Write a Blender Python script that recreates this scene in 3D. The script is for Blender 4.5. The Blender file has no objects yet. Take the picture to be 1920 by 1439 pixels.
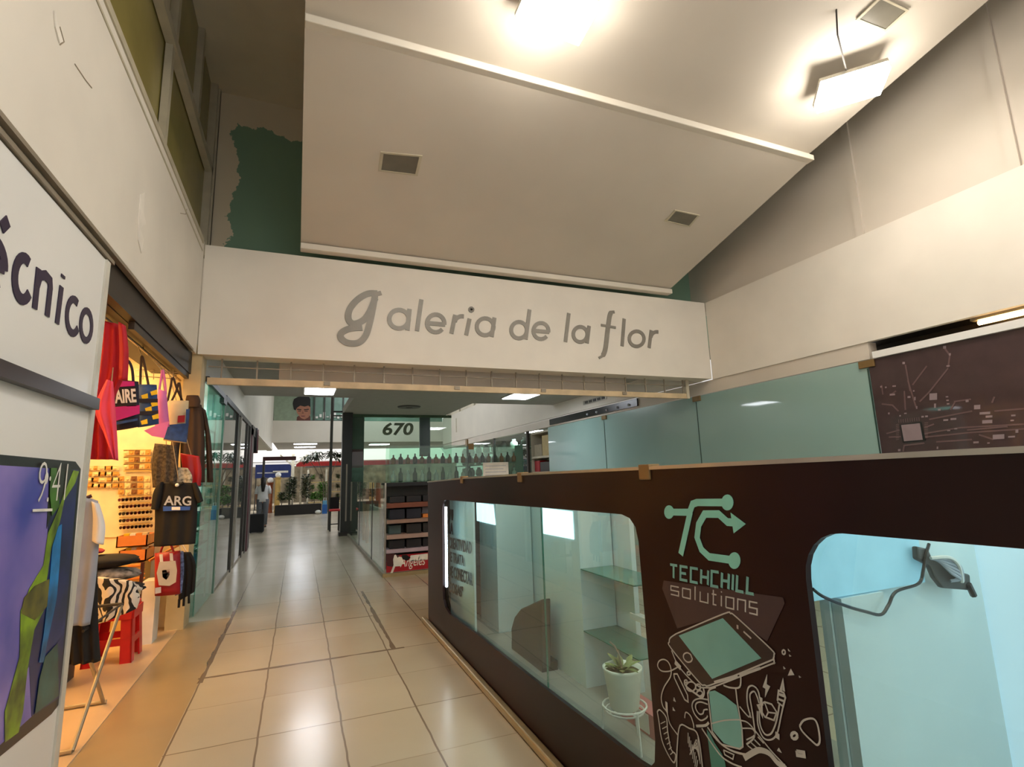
import bpy, bmesh, math, random
from mathutils import Vector, Matrix
random.seed(7)
S = bpy.context.scene
C = S.collection
R_ = math.radians

# ------------------------------------------------------------------ camera
F, CX, CY = 975.0, 960.0, 719.5          # focal length and centre in pixels of the 1920x1439 frame
EYE = Vector((0.0, 0.0, 1.6))
def _d(p): return Vector(((p[0]-CX)/F, -(p[1]-CY)/F, -1.0))
_Y = _d((561, 900)).normalized()          # vanishing point of the passage
_X = _d((3385, 810)); _X = (_X - _Y*_X.dot(_Y)).normalized()
_Z = _X.cross(_Y)
ROT = Matrix((_X, _Y, _Z))                # camera -> world
cd = bpy.data.cameras.new('camera'); cam = bpy.data.objects.new('camera', cd); C.objects.link(cam)
cd.sensor_fit = 'HORIZONTAL'; cd.sensor_width = 36.0; cd.lens = F/1920*36.0
cd.clip_start = 0.02; cd.clip_end = 300
cam.matrix_world = Matrix.Translation(EYE) @ ROT.to_4x4()
S.camera = cam

# ------------------------------------------------------------------ world, exposure
W = bpy.data.worlds.new('world'); S.world = W; W.use_nodes = True
bg = W.node_tree.nodes['Background']
bg.inputs[0].default_value = (1.0, 0.97, 0.93, 1); bg.inputs[1].default_value = 0.75
S.view_settings.view_transform = 'Standard'; S.view_settings.look = 'None'
S.view_settings.exposure = 0.17; S.view_settings.gamma = 1.0; S.view_settings.use_curve_mapping = False

sun_d = bpy.data.lights.new('sun', 'SUN'); sun_d.energy = 3.5; sun_d.angle = 0.05; sun_d.color = (1.0, 0.97, 0.92)
sun = bpy.data.objects.new('sun', sun_d); C.objects.link(sun); sun.location = (0, 50, 30)
sun.rotation_euler = Vector((0.1, -0.45, -1.0)).to_track_quat('-Z', 'Y').to_euler()   # daylight over the street beyond the far hall

# ------------------------------------------------------------------ helpers
def at(u, v, axis, val):
    """point of the plane axis=val seen at (u, v) of the photograph"""
    r = ROT @ Vector(((u-CX)/F, -(v-CY)/F, -1.0))
    i = 'xyz'.index(axis)
    return EYE + r*((val-EYE[i])/r[i])
def lin(c):
    c = c/255.0
    return c/12.92 if c <= 0.04045 else ((c+0.055)/1.055)**2.4
def L3(rgb): return tuple(lin(x) for x in rgb) + (1.0,)

def mk(name, rgb, rough=0.55, metal=0.0, emit=None, es=0.0, noise=0.06, scale=6.0, bump=0.0, spec=0.5, coat=0.0, alpha=1.0):
    m = bpy.data.materials.new(name); m.use_nodes = True
    nt = m.node_tree; b = nt.nodes['Principled BSDF']
    b.inputs['Roughness'].default_value = rough; b.inputs['Metallic'].default_value = metal
    b.inputs['Specular IOR Level'].default_value = spec
    b.inputs['Coat Weight'].default_value = coat
    b.inputs['Coat Roughness'].default_value = 0.04
    tc = nt.nodes.new('ShaderNodeTexCoord'); nz = nt.nodes.new('ShaderNodeTexNoise')
    nz.inputs['Scale'].default_value = scale; nz.inputs['Detail'].default_value = 3
    nt.links.new(tc.outputs['Object'], nz.inputs['Vector'])
    cr = nt.nodes.new('ShaderNodeValToRGB')
    c = L3(rgb)
    cr.color_ramp.elements[0].color = tuple(max(0, x*(1-noise*2)) for x in c[:3])+(1,)
    cr.color_ramp.elements[1].color = tuple(min(1, x*(1+noise)) for x in c[:3])+(1,)
    cr.color_ramp.elements[0].position = 0.3; cr.color_ramp.elements[1].position = 0.7
    nt.links.new(nz.outputs['Fac'], cr.inputs[0]); nt.links.new(cr.outputs[0], b.inputs['Base Color'])
    if bump:
        bp = nt.nodes.new('ShaderNodeBump'); bp.inputs['Strength'].default_value = bump; bp.inputs['Distance'].default_value = 0.01
        nt.links.new(nz.outputs['Fac'], bp.inputs['Height']); nt.links.new(bp.outputs[0], b.inputs['Normal'])
    if es:
        b.inputs['Emission Color'].default_value = L3(emit or rgb); b.inputs['Emission Strength'].default_value = es
    m.diffuse_color = c
    return m

def glass(name, tint, trans=0.9, rough=0.0):
    m = bpy.data.materials.new(name); m.use_nodes = True
    nt = m.node_tree; nt.nodes.remove(nt.nodes['Principled BSDF'])
    out = nt.nodes['Material Output']
    tr = nt.nodes.new('ShaderNodeBsdfTransparent'); tr.inputs[0].default_value = L3(tint)
    gl = nt.nodes.new('ShaderNodeBsdfGlossy'); gl.inputs['Roughness'].default_value = rough
    gl.inputs[0].default_value = (1, 1, 1, 1)
    fr = nt.nodes.new('ShaderNodeFresnel'); fr.inputs[0].default_value = 1.5
    df = nt.nodes.new('ShaderNodeBsdfDiffuse'); df.inputs[0].default_value = L3(tint)
    m1 = nt.nodes.new('ShaderNodeMixShader'); m1.inputs[0].default_value = 1-trans
    nt.links.new(tr.outputs[0], m1.inputs[1]); nt.links.new(df.outputs[0], m1.inputs[2])
    m2 = nt.nodes.new('ShaderNodeMixShader')
    ge = nt.nodes.new('ShaderNodeNewGeometry'); sb = nt.nodes.new('ShaderNodeMath'); sb.operation = 'SUBTRACT'; sb.inputs[0].default_value = 1.0
    nt.links.new(ge.outputs['Backfacing'], sb.inputs[1])
    mu = nt.nodes.new('ShaderNodeMath'); mu.operation = 'MULTIPLY'; nt.links.new(fr.outputs[0], mu.inputs[0]); nt.links.new(sb.outputs[0], mu.inputs[1])
    nt.links.new(mu.outputs[0], m2.inputs[0]); nt.links.new(m1.outputs[0], m2.inputs[1]); nt.links.new(gl.outputs[0], m2.inputs[2])
    nt.links.new(m2.outputs[0], out.inputs[0])
    return m

ORG = {}
class MB:
    def __init__(s): s.v = []; s.f = []; s.k = 0
    def add(s, vs, fs):
        n = len(s.v); s.v += [Vector(p) for p in vs]; s.f += [[i+n for i in f] for f in fs]; return s
    def box(s, x0, x1, y0, y1, z0, z1):
        vs = [(x, y, z) for z in (z0, z1) for y in (y0, y1) for x in (x0, x1)]
        return s.add(vs, [(0,2,3,1),(4,5,7,6),(0,1,5,4),(2,6,7,3),(0,4,6,2),(1,3,7,5)])
    def tube(s, pts, r, n=8, cap=True):
        pts = [Vector(p) for p in pts]; rs = r if isinstance(r, (list, tuple)) else [r]*len(pts)
        rings = []; prev = None
        for i, p in enumerate(pts):
            t = (pts[min(i+1, len(pts)-1)] - pts[max(i-1, 0)])
            t = t.normalized() if t.length > 1e-9 else Vector((0, 0, 1))
            if prev is None:
                a = Vector((0, 0, 1)) if abs(t.z) < 0.9 else Vector((1, 0, 0))
                prev = (a - t*a.dot(t)).normalized()
            else:
                q = prev - t*prev.dot(t)
                prev = q.normalized() if q.length > 1e-6 else prev
            b = t.cross(prev)
            rings.append([p + (prev*math.cos(2*math.pi*k/n) + b*math.sin(2*math.pi*k/n))*rs[i] for k in range(n)])
        return s.loft(rings, cap)
    def bar(s, p, q, w, h=None, up=(0, 0, 1)):
        p, q = Vector(p), Vector(q); h = h or w
        t = (q-p).normalized(); u = Vector(up)
        if abs(t.dot(u)) > 0.95: u = Vector((0, 1, 0))
        a = t.cross(u).normalized()*w/2; b = a.cross(t).normalized()*h/2
        vs = [c+i*a+j*b for c in (p, q) for i, j in ((-1,-1),(1,-1),(1,1),(-1,1))]
        return s.add(vs, [(0,3,2,1),(4,5,6,7),(0,1,5,4),(1,2,6,5),(2,3,7,6),(3,0,4,7)])
    def loft(s, rings, cap=True, closed=True):
        n = len(rings[0]); vs = [p for r in rings for p in r]; fs = []
        for i in range(len(rings)-1):
            for k in range(n if closed else n-1):
                fs.append((i*n+k, i*n+(k+1) % n, (i+1)*n+(k+1) % n, (i+1)*n+k))
        if cap and closed:
            fs.append(tuple(range(n-1, -1, -1))); m = (len(rings)-1)*n; fs.append(tuple(range(m, m+n)))
        return s.add(vs, fs)
    def lathe(s, c, prof, n=20):
        c = Vector(c)
        return s.loft([[c+Vector((r*math.cos(2*math.pi*k/n), r*math.sin(2*math.pi*k/n), z)) for k in range(n)] for r, z in prof])
    def ball(s, c, rx, ry=None, rz=None, n=10, m=7):
        ry = ry or rx; rz = rz or rx; c = Vector(c); rings = []
        for i in range(m+1):
            a = -math.pi/2 + math.pi*i/m; k0 = max(math.cos(a), 0.02)
            rings.append([c+Vector((rx*k0*math.cos(2*math.pi*k/n), ry*k0*math.sin(2*math.pi*k/n), rz*math.sin(a))) for k in range(n)])
        return s.loft(rings)
    def poly(s, pts, vec):
        pts = [Vector(p) for p in pts]; vec = Vector(vec); n = len(pts)
        fs = [tuple(range(n-1, -1, -1)), tuple(range(n, 2*n))] + [(i, (i+1) % n, n+(i+1) % n, n+i) for i in range(n)]
        return s.add(pts+[p+vec for p in pts], fs)
    def ribbon(s, pts, w, nrm, th=0.002, closed=False):
        """flat stroke of width w through pts, lying in the plane of normal nrm"""
        P = []
        for p in pts:
            p = Vector(p)
            if not P or (p-P[-1]).length > 1e-5: P.append(p)
        nrm = Vector(nrm); n = len(P); ws = w if isinstance(w, (list, tuple)) else [w]*n
        Lr = []
        for i in range(n):
            a = P[i]-P[i-1] if (i > 0 or closed) else P[1]-P[0]
            b = P[(i+1) % n]-P[i] if (i < n-1 or closed) else P[-1]-P[-2]
            na = nrm.cross(a).normalized(); nb = nrm.cross(b).normalized()
            m = na+nb
            m = m.normalized() if m.length > 1e-3 else na
            k = min(1/max(m.dot(na), 0.5), 1.8)
            ww = ws[min(i, len(ws)-1)]
            Lr.append((P[i]+m*ww/2*k, P[i]-m*ww/2*k))
        d = nrm*th*(1+0.09*(s.k % 6)); s.k += 1
        rings = [[a, a+d, b+d, b] for a, b in Lr]
        if closed: return s.loft(rings+[rings[0]], cap=False)
        return s.loft(rings)
    def build(s, name, mat, parent=None, smooth=False, bevel=0.0):
        me = bpy.data.meshes.new(name)
        if parent is None:
            lo = [min(p[i] for p in s.v) for i in range(3)]; hi = [max(p[i] for p in s.v) for i in range(3)]
            org = Vector(((lo[0]+hi[0])/2, (lo[1]+hi[1])/2, lo[2]))
        else: org = ORG[parent.name]
        me.from_pydata([p-org for p in s.v], [], s.f)
        bm = bmesh.new(); bm.from_mesh(me); bmesh.ops.recalc_face_normals(bm, faces=bm.faces); bm.to_mesh(me); bm.free()
        for m in (mat if isinstance(mat, (list, tuple)) else [mat]): me.materials.append(m)
        if smooth:
            for p in me.polygons: p.use_smooth = True
        o = bpy.data.objects.new(name, me); C.objects.link(o)
        if parent is None: o.location = org
        else: o.parent = parent
        ORG[o.name] = org
        if bevel:
            b = o.modifiers.new('bevel', 'BEVEL'); b.width = bevel; b.segments = 2; b.limit_method = 'ANGLE'
        return o

def tag(o, label=None, cat=None, group=None, kind=None):
    if label: o['label'] = label
    if cat: o['category'] = cat
    if group: o['group'] = group
    if kind: o['kind'] = kind
    return o
def struct(o, label=None, cat=None): return tag(o, label, cat, kind='structure')
def thing(name, label, cat, loc, group=None):
    o = bpy.data.objects.new(name, None); C.objects.link(o); o.location = loc
    o.empty_display_size = 0.1
    ORG[o.name] = Vector(loc); return tag(o, label, cat, group)
def copy_tree(o, parent=None, off=None, label=None):
    c = o.copy(); C.objects.link(c); ORG[c.name] = ORG[o.name]
    if parent: c.parent = parent
    if off is not None: c.location = o.location + Vector(off); ORG[c.name] = ORG[o.name] + Vector(off)
    if label: c['label'] = label
    for ch in list(o.children): copy_tree(ch, c)
    return c
def curve_plate(outer, holes, fr, th):
    """plate with holes; fr = (origin, u, v, n); 2-D loops in (u, v)"""
    cu = bpy.data.curves.new('tmp', 'CURVE'); cu.dimensions = '2D'; cu.fill_mode = 'BOTH'; cu.extrude = th/2
    for lp in [outer]+holes:
        sp = cu.splines.new('POLY'); sp.points.add(len(lp)-1); sp.use_cyclic_u = True
        for i, (a, b) in enumerate(lp): sp.points[i].co = (a, b, 0, 1)
    return _grab(cu, fr)
def _grab(cu, fr, box=None):
    ob = bpy.data.objects.new('tmp', cu); C.objects.link(ob)
    dg = bpy.context.evaluated_depsgraph_get(); dg.update()
    me = bpy.data.meshes.new_from_object(ob.evaluated_get(dg))
    vs = [v.co.copy() for v in me.vertices]; fs = [tuple(p.vertices) for p in me.polygons]
    C.objects.unlink(ob); bpy.data.objects.remove(ob); bpy.data.meshes.remove(me); bpy.data.curves.remove(cu)
    if box:
        x0 = min(v.x for v in vs); x1 = max(v.x for v in vs); y0 = min(v.y for v in vs); y1 = max(v.y for v in vs)
        for v in vs:
            v.x = (v.x-x0)/(x1-x0)*box[0]; v.y = (v.y-y0)/(y1-y0)*box[1]
    o, u, v_, n = [Vector(a) for a in fr]
    m = MB(); m.add([o+u*v.x+v_*v.y+n*v.z for v in vs], fs); return m
def text(t, fr, w, h, th=0.004, shear=0.0, bold=0.0):
    cu = bpy.data.curves.new('tmp', 'FONT'); cu.body = t; cu.extrude = th/2; cu.shear = shear; cu.offset = bold; cu.resolution_u = 3
    return _grab(cu, fr, (w, h))
def rrect(a0, b0, a1, b1, r, n=6):
    out = []
    for cx, cy, s in ((a1-r, b1-r, 0), (a0+r, b1-r, 90), (a0+r, b0+r, 180), (a1-r, b0+r, 270)):
        for k in range(n+1):
            a = R_(s+90*k/n); out.append((cx+r*math.cos(a), cy+r*math.sin(a)))
    return out
def arc(cx, cy, rx, ry, a0, a1, n=14):
    return [(cx+rx*math.cos(R_(a0+(a1-a0)*k/n)), cy+ry*math.sin(R_(a0+(a1-a0)*k/n))) for k in range(n+1)]
def smooth(pts, n=5):
    """Catmull-Rom through 2-D or 3-D points"""
    P = [Vector(p) for p in pts]; out = []
    for i in range(len(P)-1):
        a, b, c, d = P[max(i-1, 0)], P[i], P[i+1], P[min(i+2, len(P)-1)]
        for k in range(n):
            t = k/n
            out.append(0.5*((2*b)+(c-a)*t+(2*a-5*b+4*c-d)*t*t+(3*b-a-3*c+d)*t**3))
    return out+[P[-1]]
def ellipse_ring(c, u, v, a, b, n=20, ph=0.0, amp=0.0, waves=5):
    c, u, v = Vector(c), Vector(u), Vector(v); out = []
    for k in range(n):
        t = 2*math.pi*k/n; m = 1+amp*math.sin(waves*t+ph)
        out.append(c+u*(a*m*math.cos(t))+v*(b*(1+amp*3*math.sin(waves*t+ph))*math.sin(t)))
    return out

XA, YA, ZA = Vector((1, 0, 0)), Vector((0, 1, 0)), Vector((0, 0, 1))
XL, XK, XR, YS = -1.2, 1.37, 6.72, 7.06      # left shop line, kiosk front, right shop line, sign board

# ------------------------------------------------------------------ materials
M = {}
M['cream'] = mk('cream_paint', (224, 218, 207), 0.6, noise=0.03, scale=1.5)
M['white_paint'] = mk('white_paint', (218, 211, 198), 0.55, noise=0.025, scale=1.2)
M['soffit'] = mk('soffit_paint', (205, 197, 184), 0.6, noise=0.03, scale=0.8)
M['upper_beige'] = mk('beige_panel', (206, 197, 184), 0.6, noise=0.04, scale=0.8)
M['ceil_dark'] = mk('old_ceiling', (220, 212, 192), 0.8, noise=0.06, scale=1.0)
M['ceil_grey'] = mk('grey_ceiling', (166, 164, 156), 0.7, noise=0.03)
M['olive'] = mk('olive_glass', (150, 138, 78), 0.25, noise=0.06, scale=2.0)
M['frame'] = mk('window_frame_paint', (188, 180, 158), 0.5)
M['alu'] = mk('aluminium', (176, 172, 162), 0.35, metal=0.7)
M['alu_dull'] = mk('dull_aluminium', (150, 140, 124), 0.5, metal=0.4)
M['dark'] = mk('dark_metal', (46, 40, 34), 0.5, noise=0.1)
M['shutter'] = mk('shutter_brown', (40, 33, 26), 0.5, noise=0.15, scale=4)
M['black'] = mk('black_fabric', (16, 14, 15), 0.8)
M['blackp'] = mk('black_plastic', (20, 20, 20), 0.3)
M['grey_txt'] = mk('grey_letters', (134, 129, 120), 0.4, metal=0.1)
M['purple_txt'] = mk('purple_letters', (42, 28, 58), 0.5)
M['panel_white'] = mk('sign_panel_white', (228, 228, 226), 0.35, noise=0.015, scale=1)
M['vinyl'] = mk('brown_vinyl', (40, 17, 13), 0.36, noise=0.32, scale=0.9, coat=0.03, spec=0.16)
M['vinyl_beam'] = mk('vinyl_beam', (48, 37, 40), 0.35)
M['mint'] = mk('mint_print', (134, 204, 186), 0.5)
M['mint_dim'] = mk('mint_screen', (116, 172, 164), 0.4)
M['line'] = mk('pale_line_print', (184, 180, 172), 0.5)
M['kiosk_white'] = mk('kiosk_white', (212, 226, 226), 0.35, noise=0.01)
M['kiosk_floor'] = mk('kiosk_floor', (150, 150, 142), 0.25)
M['teal'] = mk('frosted_teal', (140, 171, 165), 0.3, noise=0.03, scale=0.7, coat=0.7)
M['pcb'] = mk('circuit_print', (62, 44, 46), 0.4, noise=0.08, coat=0.3)
M['pcb_line'] = mk('circuit_line', (100, 78, 78), 0.5)
M['pcb_pad'] = mk('circuit_pad', (138, 122, 126), 0.5)
M['clip'] = mk('brass_clip', (132, 106, 66), 0.4, metal=0.4)
M['brass'] = mk('base_trim', (178, 160, 122), 0.35, metal=0.5)
M['clear'] = glass('clear_glass', (236, 246, 242), 0.97)
M['kioskglass'] = glass('kiosk_glass', (228, 242, 240), 0.985)
M['greenglass'] = glass('greenish_glass', (232, 244, 238), 0.975)
M['tealglass'] = glass('teal_glass', (176, 224, 214), 0.88)
M['greyglass'] = glass('grey_glass', (150, 156, 150), 0.8)
M['glassedge'] = mk('glass_edge', (70, 120, 104), 0.15)
M['led'] = mk('led_diffuser', (255, 250, 240), 0.4, emit=(255, 245, 231), es=62.0)
M['led_cool'] = mk('led_cool', (250, 252, 255), 0.4, emit=(244, 248, 255), es=22.0)
M['led_kiosk'] = mk('led_kiosk', (240, 252, 255), 0.4, emit=(214, 240, 250), es=2.2)
M['led_strip'] = mk('led_strip', (255, 255, 255), 0.4, emit=(228, 244, 255), es=9.0)
M['led_warm'] = mk('led_warm', (255, 236, 190), 0.4, emit=(255, 200, 124), es=21.0)
M['glowing_back_wall'] = mk('glowing_back_wall', (226, 236, 242), 0.4, emit=(186, 212, 232), es=0.55, noise=0.01)  # bluish glow put into a white wall
M['lightbox'] = mk('light_box', (166, 206, 222), 0.4, emit=(140, 200, 226), es=0.35)
M['red'] = mk('red_cloth', (178, 18, 40), 0.75)
M['pink'] = mk('pink_cloth', (226, 70, 100), 0.75)
M['redp'] = mk('red_plastic', (206, 22, 30), 0.35)
M['magenta'] = mk('magenta_cloth', (190, 30, 130), 0.7)
M['blue'] = mk('blue_cloth', (38, 74, 132), 0.7, noise=0.2, scale=20)
M['yellow'] = mk('yellow_cloth', (222, 188, 30), 0.7)
M['lilac'] = mk('lilac_cloth', (214, 112, 176), 0.6)
M['beige'] = mk('beige_cloth', (206, 186, 150), 0.8)
M['navy'] = mk('navy_cloth', (24, 24, 46), 0.8)
M['brown'] = mk('brown_cloth', (62, 44, 34), 0.85)
M['greyc'] = mk('grey_cloth', (182, 186, 196), 0.85)
M['white'] = mk('white_print', (232, 230, 224), 0.6)
M['orange'] = mk('orange_plastic', (226, 140, 60), 0.4)
M['amber'] = mk('amber_plastic', (214, 130, 66), 0.35)
M['skin'] = mk('skin', (186, 132, 102), 0.6)
M['hair'] = mk('hair', (22, 18, 16), 0.6)
M['peg'] = mk('pegboard', (236, 222, 186), 0.7)
M['steel'] = mk('steel_tube', (166, 156, 138), 0.35, metal=0.6)
M['maroon'] = mk('maroon_paint', (66, 26, 32), 0.5)
M['maroonl'] = mk('maroon_banner', (108, 50, 58), 0.6)
M['ochre'] = mk('ochre', (206, 170, 96), 0.6)
M['leaf'] = mk('leaf', (60, 84, 40), 0.6, noise=0.3, scale=14)
M['leaf_b'] = mk('leaf_bright', (84, 140, 44), 0.6, noise=0.3, scale=14)
M['trunk'] = mk('trunk', (120, 108, 92), 0.8)
M['planter'] = mk('planter_dark', (34, 28, 24), 0.6)
M['canopy'] = mk('white_canopy', (244, 244, 242), 0.6, noise=0.01)
M['redb'] = mk('red_band', (204, 52, 50), 0.6)
M['blueb'] = mk('blue_sign', (32, 52, 118), 0.5)
M['wood'] = mk('orange_wood', (140, 70, 36), 0.5, noise=0.2, scale=8)
M['card'] = mk('cardboard', (176, 158, 112), 0.8)
M['greenpaint'] = mk('green_paint', (84, 108, 84), 0.7)
M['terracotta'] = mk('terracotta', (168, 90, 52), 0.7)
M['darkgrey'] = mk('dark_grey', (64, 62, 58), 0.5)
M['signred'] = mk('sign_red', (160, 20, 32), 0.4)

def floor_mat():
    m = bpy.data.materials.new('floor_tiles'); m.use_nodes = True
    nt = m.node_tree; N = nt.nodes; K = nt.links; b = N['Principled BSDF']
    geo = N.new('ShaderNodeNewGeometry'); sp = N.new('ShaderNodeSeparateXYZ'); K.new(geo.outputs['Position'], sp.inputs[0])
    def mth(op, a, c=None, e=None):
        n = N.new('ShaderNodeMath'); n.operation = op
        for i, x in enumerate((a, c, e)):
            if x is None: continue
            if isinstance(x, (int, float)): n.inputs[i].default_value = x
            else: K.new(x, n.inputs[i])
        return n.outputs[0]
    wob = N.new('ShaderNodeTexNoise'); wob.inputs['Scale'].default_value = 3.0
    K.new(geo.outputs['Position'], wob.inputs['Vector'])
    wv = mth('MULTIPLY', mth('SUBTRACT', wob.outputs['Fac'], 0.5), 0.02)
    X = mth('ADD', sp.outputs['X'], wv); Y = mth('ADD', sp.outputs['Y'], wv)
    def line(v, off, per, w):
        fr = mth('FRACT', mth('DIVIDE', mth('SUBTRACT', v, off), per))
        d = mth('MULTIPLY', mth('MINIMUM', fr, mth('SUBTRACT', 1.0, fr)), per)
        return mth('LESS_THAN', d, w)
    lx = line(X, -0.69, 0.503, 0.006)
    ly = line(Y, 5.31, 0.664, 0.004)
    ly2 = line(Y, 5.31, 1.328, 0.006)
    grout = mth('MAXIMUM', mth('MAXIMUM', mth('MULTIPLY', lx, 0.75), mth('MULTIPLY', ly, 0.35)), mth('MULTIPLY', ly2, 0.6))
    inside = mth('MULTIPLY', mth('GREATER_THAN', sp.outputs['X'], -0.70), mth('LESS_THAN', sp.outputs['X'], 6.7))
    fade = N.new('ShaderNodeMapRange'); K.new(sp.outputs['Y'], fade.inputs[0])
    fade.inputs[1].default_value = 8.0; fade.inputs[2].default_value = 13.0; fade.inputs[3].default_value = 1.0; fade.inputs[4].default_value = 0.15
    grout = mth('MULTIPLY', mth('MULTIPLY', grout, inside), fade.outputs[0])
    # the worn dark joint around the repaired square
    def seg(v, c, w): return mth('LESS_THAN', mth('ABSOLUTE', mth('SUBTRACT', v, c)), w)
    def rng(v, a, c): return mth('MULTIPLY', mth('GREATER_THAN', v, a), mth('LESS_THAN', v, c))
    w2 = mth('MULTIPLY_ADD', wob.outputs['Fac'], 0.045, -0.004)
    d1 = mth('MULTIPLY', seg(X, -0.69, w2), rng(Y, 5.2, 7.75))
    d2 = mth('MULTIPLY', seg(X, 0.885, w2), rng(Y, 5.3, 8.1))
    d3 = mth('MULTIPLY', seg(Y, 5.31, w2), rng(X, -0.72, 0.98))
    d4 = mth('MULTIPLY', seg(Y, 6.64, 0.012), rng(X, -0.72, 0.9))
    dk = mth('MAXIMUM', mth('MAXIMUM', d1, d2), mth('MAXIMUM', d3, d4))
    grout = mth('MAXIMUM', grout, mth('MULTIPLY', dk, 0.8))
    big = N.new('ShaderNodeTexNoise'); big.inputs['Scale'].default_value = 1.3; big.inputs['Detail'].default_value = 4
    K.new(geo.outputs['Position'], big.inputs['Vector'])
    # each tile its own faint tone
    cell = N.new('ShaderNodeCombineXYZ')
    K.new(mth('FLOOR', mth('DIVIDE', mth('ADD', sp.outputs['X'], 0.69), 0.503)), cell.inputs[0])
    K.new(mth('FLOOR', mth('DIVIDE', mth('SUBTRACT', sp.outputs['Y'], 5.31), 0.664)), cell.inputs[1])
    wn = N.new('ShaderNodeTexWhiteNoise'); K.new(cell.outputs[0], wn.inputs[0])
    tone = mth('ADD', mth('MULTIPLY', big.outputs['Fac'], 0.6), mth('MULTIPLY', wn.outputs['Value'], 0.35))
    cr = N.new('ShaderNodeValToRGB'); cr.color_ramp.elements[0].color = L3((168, 156, 136)); cr.color_ramp.elements[1].color = L3((192, 182, 162))
    K.new(tone, cr.inputs[0])
    ocr = N.new('ShaderNodeValToRGB'); ocr.color_ramp.elements[0].color = L3((150, 128, 94)); ocr.color_ramp.elements[1].color = L3((176, 154, 118))
    K.new(big.outputs['Fac'], ocr.inputs[0])
    mx = N.new('ShaderNodeMixRGB'); K.new(mth('MULTIPLY', mth('LESS_THAN', sp.outputs['X'], -0.70), mth('LESS_THAN', sp.outputs['Y'], 7.4)), mx.inputs[0]); K.new(cr.outputs[0], mx.inputs[1]); K.new(ocr.outputs[0], mx.inputs[2])
    m2 = N.new('ShaderNodeMixRGB'); K.new(grout, m2.inputs[0]); K.new(mx.outputs[0], m2.inputs[1]); m2.inputs[2].default_value = L3((88, 66, 46))
    K.new(m2.outputs[0], b.inputs['Base Color'])
    rr = N.new('ShaderNodeMapRange'); K.new(big.outputs['Fac'], rr.inputs[0]); rr.inputs[3].default_value = 0.16; rr.inputs[4].default_value = 0.30
    K.new(rr.outputs[0], b.inputs['Roughness'])
    b.inputs['Specular IOR Level'].default_value = 0.6
    return m
def peel_mat(name, base, under, thr=0.5, scale=1.5):
    m = bpy.data.materials.new(name); m.use_nodes = True
    nt = m.node_tree; N = nt.nodes; K = nt.links; b = N['Principled BSDF']
    geo = N.new('ShaderNodeNewGeometry'); sp = N.new('ShaderNodeSeparateXYZ'); K.new(geo.outputs['Position'], sp.inputs[0])
    nz = N.new('ShaderNodeTexNoise'); nz.inputs['Scale'].default_value = 2.2; nz.inputs['Detail'].default_value = 6; nz.inputs['Roughness'].default_value = 0.6
    K.new(geo.outputs['Position'], nz.inputs['Vector'])
    def mth(op, a, c):
        n = N.new('ShaderNodeMath'); n.operation = op
        for i, x in enumerate((a, c)):
            if isinstance(x, (int, float)): n.inputs[i].default_value = x
            else: K.new(x, n.inputs[i])
        return n.outputs[0]
    w = mth('MULTIPLY', mth('SUBTRACT', nz.outputs['Fac'], 0.5), 0.9)
    f = mth('MULTIPLY', mth('LESS_THAN', mth('ADD', sp.outputs['Z'], w), 6.55), mth('GREATER_THAN', mth('ADD', sp.outputs['X'], mth('MULTIPLY', mth('SUBTRACT', nz.outputs['Fac'], 0.5), 0.7)), -1.0))
    mx = N.new('ShaderNodeMixRGB'); K.new(f, mx.inputs[0]); mx.inputs[1].default_value = L3(base); mx.inputs[2].default_value = L3(under)
    K.new(mx.outputs[0], b.inputs['Base Color']); b.inputs['Roughness'].default_value = 0.7
    return m
M['floor'] = floor_mat()
M['peel'] = peel_mat('peeling_green_wall', (216, 204, 180), (122, 154, 132))
# ================================================================== SETTING
struct(MB().box(-6, 12, -4, 45, -0.1, 0).build('floor', M['floor']), 'beige tiled passage floor with worn grout lines', 'floor')
M['shop_floor'] = mk('shop_floor_tile', (206, 178, 142), 0.35, noise=0.04, scale=3)
struct(MB().box(-4.2, -1.19, 3.0, 7.3, 0.0, 0.006).build('floor', M['shop_floor']), 'pale pinkish floor inside the souvenir shop', 'floor')
# left wall: fascia, windows above
wl = struct(MB().box(-1.4, XL, -4, YS, 3.13, 4.56).build('wall_left', M['cream']), 'cream peeling fascia wall on the left above the shops', 'wall')
M['flake'] = mk('peeled_flake', (236, 230, 220), 0.7)
fl = MB()
for pts in ([(262, 365), (270, 360), (268, 395), (272, 420), (262, 428), (268, 450), (264, 475), (258, 450), (258, 420), (260, 395)],
            [(100, 20), (106, 45), (116, 78), (110, 80), (102, 50)]):
    fl.poly([at(u, v, 'x', XL+0.001) for u, v in pts], (0.006, 0, 0))
fl.build('peeled_paint', M['flake'], wl)
cr_ = MB()
for pts in ([(112, 50), (120, 78), (112, 84)], [(338, 400), (348, 402), (350, 392)], [(140, 120), (160, 150), (172, 165)]):
    cr_.ribbon([at(u, v, 'x', XL+0.001) for u, v in pts], 0.006, XA, 0.002)
cr_.build('crack', mk('crack_brown', (150, 138, 118), 0.8), wl)
struct(MB().box(XL, XL+0.012, -4, YS-0.1, 4.50, 4.56).box(XL, XL+0.006, -4, YS-0.1, 4.40, 4.42).build('trim_1', M['frame']), 'pale trim along the top of the left fascia', 'trim')
win = struct(MB().box(-1.34, -1.31, -4, 7.5, 4.5, 7.0).build('window_1', M['olive']), 'olive coloured clerestory glazing high on the left', 'window')
fr = MB()
fr.box(-1.30, -1.22, -4, 7.5, 5.67, 5.78)
fr.box(-1.30, -1.24, 5.11, 5.2, 4.56, 5.67)
for y in (4.86, 5.24, 6.42): fr.box(-1.31, -1.24, y-0.045, y+0.045, 5.78, 7.0)
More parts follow.
